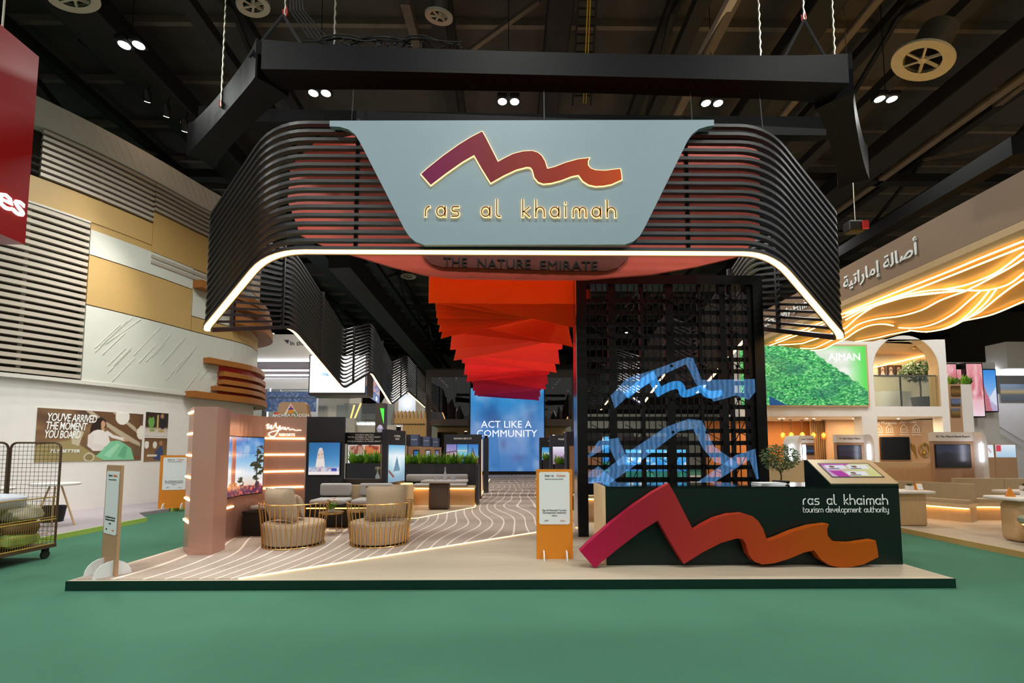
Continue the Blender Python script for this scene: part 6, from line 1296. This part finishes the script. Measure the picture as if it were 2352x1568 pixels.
sl = T('round_stool', 'round pale green stool with lit base at the edge of the right stand', 'stool', (8.98, 7.8, .1)); MB().lathe([(.16, 0), (.18, .04), (.20, .36)], (8.98, 7.8, .1), 20).build('base', M['oak'], sl, smooth=True); MB().lathe([(.195, .365), (.195, .385)], (8.98, 7.8, .1), 20).build('led_strip', M['led_soft'], sl); M['sage'] = pm('sage_upholstery', '8a9480', .8, var=.08); MB().lathe([(.22, .39), (.25, .42), (.25, .48), (.22, .51), (.05, .52)], (8.98, 7.8, .1), 24).build('seat', M['sage'], sl, smooth=True)
# ---------------- farther right: screen pillars and white hall buildings ----------------
RY2 = 22.0
sw_ = T('screen_pillar_wall', 'white wall carrying tall narrow lit screens', 'wall', (at(2230, 950, RY2).x, RY2, 0)); a, b = at(2170, 1000, RY2), at(2285, 832, RY2); MB().box(a.x, b.x, RY2, RY2 + .4, 0, b.z).build('panel', M['white'], sw_)
for i, (p0, p1, q0, q1) in enumerate(((2172, 2197, 834, 900), (2198, 2221, 846, 905), (2224, 2256, 833, 958), (2257, 2287, 847, 946))):
    yy = RY2 - .35 - (.2 if i == 2 else 0); a, b = at(p0, q1, yy), at(p1, q0, yy); t = T('tall_screen', ['pink lit screen, partly hidden by the cream wall', 'short pink lit screen above the planter pillar', 'tallest pink dune lit screen of the white wall', 'blue sky and mountain lit screen of the white wall'][i], 'screen', (a.x, yy, a.z)); MB().box(a.x, b.x, yy, RY2, a.z, b.z).build('case', M['black'], t)
    cv = Canvas(16, 50)
    if i < 3: cv.grad((0, 'f0d8e4'), (.3, 'e8b8c0'), (.4, 'c86a70'), (.7, 'd88088'), (1, 'e8a0a4')); cv.blot(5, i + 50, 'f0c0c8', .5, .8)
    else: cv.grad((0, 'b8a0c8'), (.3, 'b8c0e0'), (.5, '7ab0ea'), (1, '3a8ae0')); cv.poly([(0, 0), (0, .75), (.45, .3), (.6, 0)], 'c0707e'); cv.poly([(.45, .3), (1, .6), (1, .1)], 'd8e0f0')
    picture(cv, b.x - a.x - .1, b.z - a.z - .1, frame((a.x + .05, yy - .01, a.z + .05), (1, 0, 0), n=(0, -1, 0)), M['pic_lit'], t, 'screen_face')
pp = T('planter_pillar', 'tan and white pillar with three small photos and a plant box on top', 'pillar', (at(2210, 950, 19).x, 19, .1)); a, m_, b = at(2183, 1000, 19), at(2214, 1000, 19), at(2232, 882, 19)
MB().box(a.x, m_.x, 19, 19.5, .1, b.z).build('tan_face', M['tan'], pp); MB().box(m_.x, b.x, 19.02, 19.5, .1, b.z).build('white_face', M['white'], pp)
for i, (q0, q1) in enumerate(((886, 910), (915, 932), (938, 958))):
    c, d = at(2185, q1, 18.98), at(2205, q0, 18.98); cv = Canvas(14, 14).grad((0, '4a3820'), (.5, '8a6a34') if i != 1 else (.5, '6a7aa0'), (1, '3a2c18') if i == 0 else (1, '5a6a90')); picture(cv, d.x - c.x, d.z - c.z, frame((c.x, 18.97, c.z), (1, 0, 0), n=(0, -1, 0)), M['pic'], pp, 'photo')
plant_row(a.x + .1, b.x + .2, 19.2, b.z - .02, 4, 'bushy plant from the cream wall end on top of the planter pillar', 'plants on the planter pillar', 1.0)
hb = T('white_hall_stand', 'far white stand with slanted stair line and ceiling lights', 'building', (at(2320, 950, 24).x, 24, 0)); 
def hb_(p0, p1, q0, q1, y, d, name, m): a, b = at(p0, q1, y), at(p1, q0, y); MB().box(a.x, b.x, y, y + d, max(a.z, 0), b.z).build(name, M[m], hb)
hb_(2280, 2520, 905, 1200, 24.5, .3, 'wall', 'white'); hb_(2315, 2520, 785, 845, 22, 1, 'upper_box', 'offwhite'); hb_(2283, 2520, 846, 858, 22.5, .5, 'cornice_light', 'led_white'); hb_(2280, 2520, 862, 905, 27, .2, 'recess', 'offwhite')
MB().bar(at(2285, 972, 24.3), at(2352, 1012, 24.3), .1, .12).build('stair_line', M['white'], hb)
c, d = at(2300, 922, 24.4), at(2352, 882, 24.4); cv = Canvas(24, 18).grad((0, '5a6068'), (.4, '6a7078'), (.55, 'd0b070'), (.7, '8a98a8'), (1, '5a7898')); picture(cv, d.x - c.x + .6, d.z - c.z, frame((c.x, 24.4, c.z), (1, 0, 0), n=(0, -1, 0)), M['pic_dim'], hb, 'wall_picture')
for p0, p1, c0, c1 in ((2263, 2281, 'e8f0f8', 'c84a50'), (2288, 2332, 'a8c8e0', 'd04050')):
    c, d = at(p0, 1050, 20), at(p1, 1021, 20); t = T('desk_screen', 'small lit screen with a red mark, ' + ('narrow white one' if p0 < 2270 else 'wide blue one') + ' beyond the beige sofas', 'screen', (c.x, 20, c.z)); MB().box(c.x - .03, d.x + .03, 20.005, 20.05, .1, d.z + .03).build('panel', M['tan'], t); cv = Canvas(20, 16).grad((0, c0), (1, 'e0ecf4')); cv.rect(.05, .3, .45, .95, c1) if p0 > 2270 else cv.line([(.4, .7), (.7, .4)], .08, c1); picture(cv, d.x - c.x, d.z - c.z, frame((c.x, 20, c.z), (1, 0, 0), n=(0, -1, 0)), M['pic_lit'], t, 'screen_face')
# ---------------- black wrapped rig above the stand ----------------
rg = T('wrapped_rig', 'black fabric wrapped lighting truss hung above the sign', 'truss', (.7, 6.6, 7.0))
def wrap(P, w, h, name, n=14):
    """box section of stretched cloth between corners: sides sag inwards"""
    P = [Vector(p) for p in P]; a, b = P; mb = MB(); d = (b - a).normalized(); s = Vector((d.y, -d.x, 0)).normalized(); vs = []
    for i in range(n + 1):
        t = i / n; k = 1 - .22 * math.sin(math.pi * t) ** .5; q = a.lerp(b, t)
        for e, g in ((-1, -1), (0, -.93), (1, -1), (1, 0), (1, 1), (0, .93), (-1, 1), (-1, 0)): vs.append(q + s * (e * w / 2 * k) + Vector((0, 0, g * h / 2 * k)))
    fs = [(i * 8 + j, i * 8 + (j + 1) % 8, (i + 1) * 8 + (j + 1) % 8, (i + 1) * 8 + j) for i in range(n) for j in range(8)] + [tuple(range(7, -1, -1)), tuple(range(n * 8, n * 8 + 8))]
    return mb.add(vs, fs).build(name, M['blackcloth'], rg, smooth=True)
wrap([(-3.6, 6.62, 7.52), (5.05, 6.62, 7.38)], .42, .46, 'beam_wrap'); MB().prism([(-2.3, 6.56), (4.9, 6.56), (4.9, 6.66), (3.1, 6.74), (-2.3, 6.90)], 6.72, 6.86, 'y').build('top_rail', M['blackcloth'], rg)
wrap([(-3.58, 6.7, 7.56), (-5.9, 8.6, 7.6)], .5, .62, 'beam_wrap'); wrap([(5.03, 6.7, 7.42), (6.75, 8.6, 7.25)], .5, .66, 'beam_wrap'); wrap([(-5.9, 8.6, 8.15), (6.75, 8.6, 8.05)], .3, .3, 'beam_wrap')
lk = MB().tube([(.012 * math.cos(q), 0, .03 * math.sin(q)) for q in [2 * math.pi * i / 8 for i in range(8)]], .004, 4, closed=True)
def chain(x, y, z0, z1, red=True):
    mb = MB(); z = z0; i = 0
    n = int((z1 - z0) / .075)
    pts = []
    for i in range(n): pts += [(x + .006 * (-1) ** i, y, z0 + (z1 - z0) * i / n)]
    mb.tube(pts, [.011 if i % 2 else .017 for i in range(n)], 5).build('chain', M['chain'], rg)
    if red: MB().tube([(x, y, z0 - .02), (x + .03, y, z0 + .05), (x + .02, y, z0 + .14), (x - .03, y, z0 + .1), (x - .02, y, z0)], .014, 5).build('shackle', M['red'], rg)
chain(-4.86, 7.5, 7.55, 12.3); chain(-2.62, 6.6, 7.75, 12.3, False); chain(3.86, 6.6, 7.65, 12.3, False); chain(5.15, 6.8, 7.6, 12.3, False); chain(4.55, 6.6, 8.3, 12.3); chain(-3.4, 6.65, 8.35, 12.3)
for x0_, x1_ in ((4.2, 4.55), (4.9, 4.55), (-3.9, -3.4), (-3.0, -3.4)): MB().rod((x0_, 6.62, 7.66), (x1_, 6.6, 8.32), .022, 6).build('sling', M['black_matt'], rg)
for px in (808, 1250, 1590, 1750): p = at(px, 250, 6.55); MB().rod((p.x, 6.55, 6.5), (p.x, 6.6, 7.15), .008, 5).build('drop_wire', M['darksteel'], rg)
for px, y0 in ((205, 0),): pass
rr = random.Random(4)
for i in range(9):
    x = -2.6 + i * .18; pts = [(x + .5 * math.cos(q) * rr.uniform(.7, 1.1), 6.6 + .12 * math.sin(q), 7.80 + .03 * i % .06 + .07 * abs(math.sin(q * 1.5 + i))) for q in [2 * math.pi * k / 14 for k in range(14)]]; MB().tube(pts, .012, 5, closed=True).build('cable_loop', M['rubber'], rg)
for i in range(5): x = -3.35 + i * .02; MB().tube([(x, 6.6, 12.3), (x + .03, 6.6, 9.4), (x + .05 + .03 * i, 6.6, 8.4), (x + .35 + .05 * i, 6.6, 7.95), (x + .9, 6.6, 7.78)], .012, 5).build('cable', M['rubber'], rg)
# ---------------- high-bay lamps ----------------
def bay(x, y, z, lab, grp, warm=False, twin=True):
    t = T('high_bay_lamp', lab, 'lamp', (x, y, z), grp)
    for dx in ((-.17, .17) if twin else (0,)):
        hs_ = MB().rbox(x + dx - .14, x + dx + .14, y - .17, y + .17, z, z + .16, .04, 2).build('housing', M['darksteel'], t, smooth=True); MB().lathe([(.10, -.012), (.12, -.004), (.12, .0)], (x + dx, y, z), 16).build('lens', M['lamp_warm' if warm else 'lamp_white'], hs_)
    MB().rod((x, y, z + .16), (x, y, 14.59), .012, 5).build('hanger', M['darksteel'], t)
for (x, y), w_ in zip(HIGH_BAYS, ('beside the spot bar', 'over the curved end of the canopy by the spot bar', 'over the middle of the hanging sign', 'over the canopy end nearest the right stand', 'beside the large round diffuser')): bay(x, y, LAMP_Z, 'twin high-bay lamp shining ' + w_, 'high-bay lamps in the row above the sign')
for i, (x, y) in enumerate(BACK_BAYS): bay(x, y, LAMP_Z, f'warm high-bay lamp behind the stand, {ORD[i % 4]} beyond the ' + ('slatted canopy' if x < 0 else 'black portal'), 'high-bay lamps behind the stand', True, False)
# stage spots on the truss near the curved pavilion
stx = T('spot_bar', 'black bar with small theatre spotlights above the curved pavilion', 'light bar', at(380, 255, 13)); a, b = at(180, 90, 13), at(470, 300, 16)
MB().bar(a, b, .08, .08).build('bar', M['darksteel'], stx)
for px, py in ((338, 228), (382, 262), (424, 296)):
    p = at(px, py, 13.4); d = Matrix.Translation(p) @ Matrix.Rotation(math.radians(35), 4, 'X') @ Matrix.Rotation(math.radians(20), 4, 'Y'); MB().lathe([(.09, -.06), (.11, 0), (.10, .22), (.06, .3)], n=14, M=d).build('spot_body', M['black'], stx, smooth=True); MB().lathe([(.07, -.07), (.085, -.061)], n=14, M=d).build('spot_lens', M['lamp_warm'], stx)
    MB().rod(p + Vector((0, 0, .2)), p + Vector((0, .1, .6)), .02, 5).build('yoke', M['darksteel'], stx)
    l = bpy.data.lights.new('spot_beam', 'SPOT'); l.energy = 1500; l.color = (1, .97, .92); l.spot_size = math.radians(38); l.spot_blend = .9; l.shadow_soft_size = .08
    lo_ = bpy.data.objects.new('spot_beam', l); COL.objects.link(lo_); lo_.location = p + Vector((.25, -.35, -.25)); lo_.rotation_euler = (Vector((-12.1, 12.3 + (px - 382) * .02, 4.2)) - p).to_track_quat('-Z', 'Y').to_euler()
mh = T('moving_head', 'black moving head light with pink glowing lens ring hung under the roof', 'light', at(228, 90, 12.5)); p = at(228, 75, 12.5)
MB().rbox(p.x - .35, p.x + .35, 12.3, 12.8, p.z - .1, p.z + .45, .08, 3).build('head', M['black'], mh, smooth=True); MB().rod((p.x, 12.6, p.z + .4), (p.x, 12.6, 13.9), .04, 6).build('clamp', M['darksteel'], mh); M['pink_led'] = em('pink_white_led', 'ffc8e0', 3)
for i in range(6): MB().lathe([(.03, 0), (.035, .01)], (p.x - .22 + .09 * i, 12.28, p.z - .09), 8).build('lens', M['pink_led'], mh)
# ---------------- round ventilation diffusers ----------------
def diffuser(p, r, tilt, lab, dl=.7):
    t = T('air_diffuser', lab, 'vent', p, local=True); t.rotation_euler = tilt
    MB().lathe([(r * .62, 0), (r, -.02), (r * 1.02, .02), (r * .66, .07), (r * .60, .06)], n=28, cap=False).build('ring', M['fanwhite'], t, smooth=True, loc=(0, 0, 0)); MB().lathe([(r * .6, .05), (r * .6, dl)], n=20, cap=False).build('duct', M['duct'], t, smooth=True, loc=(0, 0, 0)); MB().lathe([(r * .02, -.03), (r * .14, -.01), (r * .14, .06)], n=14).build('hub', M['fanwhite'], t, smooth=True, loc=(0, 0, 0))
    for i in range(6):
        MB().box(r * .12, r * .61, -.018, .018, -.005, .05, M=Matrix.Rotation(i * math.pi / 3, 4, 'Z') @ Matrix.Rotation(.5, 4, 'X')).build('vane', M['fanwhite'], t, loc=(0, 0, 0))
diffuser(at(170, -2, 8.5), .42, (.35, -.25, 0), 'round cream air diffuser above the red hanging sign'); diffuser(at(582, 14, 8.5), .30, (.25, -.2, 0), 'round cream air diffuser above the left rig corner'); diffuser(at(1008, 38, 8.5), .27, (.3, .1, 0), 'round cream air diffuser above the middle of the rig'); diffuser(at(2118, 140, 9.5), .58, (.2, .45, 0), 'large round cream air diffuser above the right stand')
diffuser(at(938, 635, 30), .5, (0, 0, 0), 'small far air diffuser beyond the canopy', 14.58 - at(938, 635, 30).z)
M['darkbeam'] = pm('black_beam_paint', '060606', .8, var=.3, spec=.1)
# rails, cable trays and struts near the roof
tray = T('cable_tray', 'black ladder cable tray with yellow cables under the roof', 'cable tray', at(1360, 60, 11)); 
for px in (1330, 1372): MB().bar(at(px, -40, 9.8), at(px - 15, 240, 16), .05, .10).build('tray_rail', M['darksteel'], tray)
for i in range(14): y = 9.8 + i * .46; a, b = at(1330 - i, -40 + i * 20, y), at(1372 - i, -40 + i * 20, y); MB().bar(a, b, .04, .03).build('rung', M['darksteel'], tray)
M['yellow_cable'] = pm('yellow_cable', 'b8a028', .5); 
for px in (1352, 1358): MB().tube([at(px, -40, 9.8) + Vector((0, 0, .05)), at(px - 12, 240, 16) + Vector((0, 0, .05))], .02, 5).build('cable', M['yellow_cable'], tray)
for i, (p0, p1, y0, y1, m_, r) in enumerate((((1690, -20), (1600, 150), 10.5, 13, 'offwhite', .10), ((120, -10), (480, 330), 12, 19, 'beam', .22), ((240, -20), (520, 250), 13, 22, 'beam', .2), ((1240, 0), (1060, 130), 12, 13, 'purlin', .06), ((2352, 330), (1900, 600), 9, 20, 'darkbeam', .2), ((2352, 90), (1960, 410), 13, 26, 'purlin', .14), ((2300, 0), (1900, 330), 14, 26, 'beam', .2), ((2352, 190), (1990, 470), 14, 30, 'purlin', .12), ((780, 590), (1000, 850), 20, 36, 'beam', .5), ((930, 0), (990, 220), 11, 17, 'purlin', .12))):
    o = MB().bar(at(*p0, y0), at(*p1, y1), r * 2, r * 2).build('roof_beam', M[m_]); struct(o)
hoist = T('chain_hoist', 'chain hoist hanging by the right corner of the slatted canopy', 'hoist', at(1965, 520, 12)); p = at(1965, 520, 12); MB().rbox(p.x - .22, p.x + .22, 11.9, 12.2, p.z - .15, p.z + .15, .05, 2).build('body', M['darksteel'], hoist); MB().box(p.x + .1, p.x + .25, 11.85, 11.9, p.z - .12, p.z + .1).build('red_plate', M['red'], hoist); MB().rod((p.x, 12, p.z + .1), (p.x, 12, 14.59), .012, 5).build('chain', M['chain'], hoist)
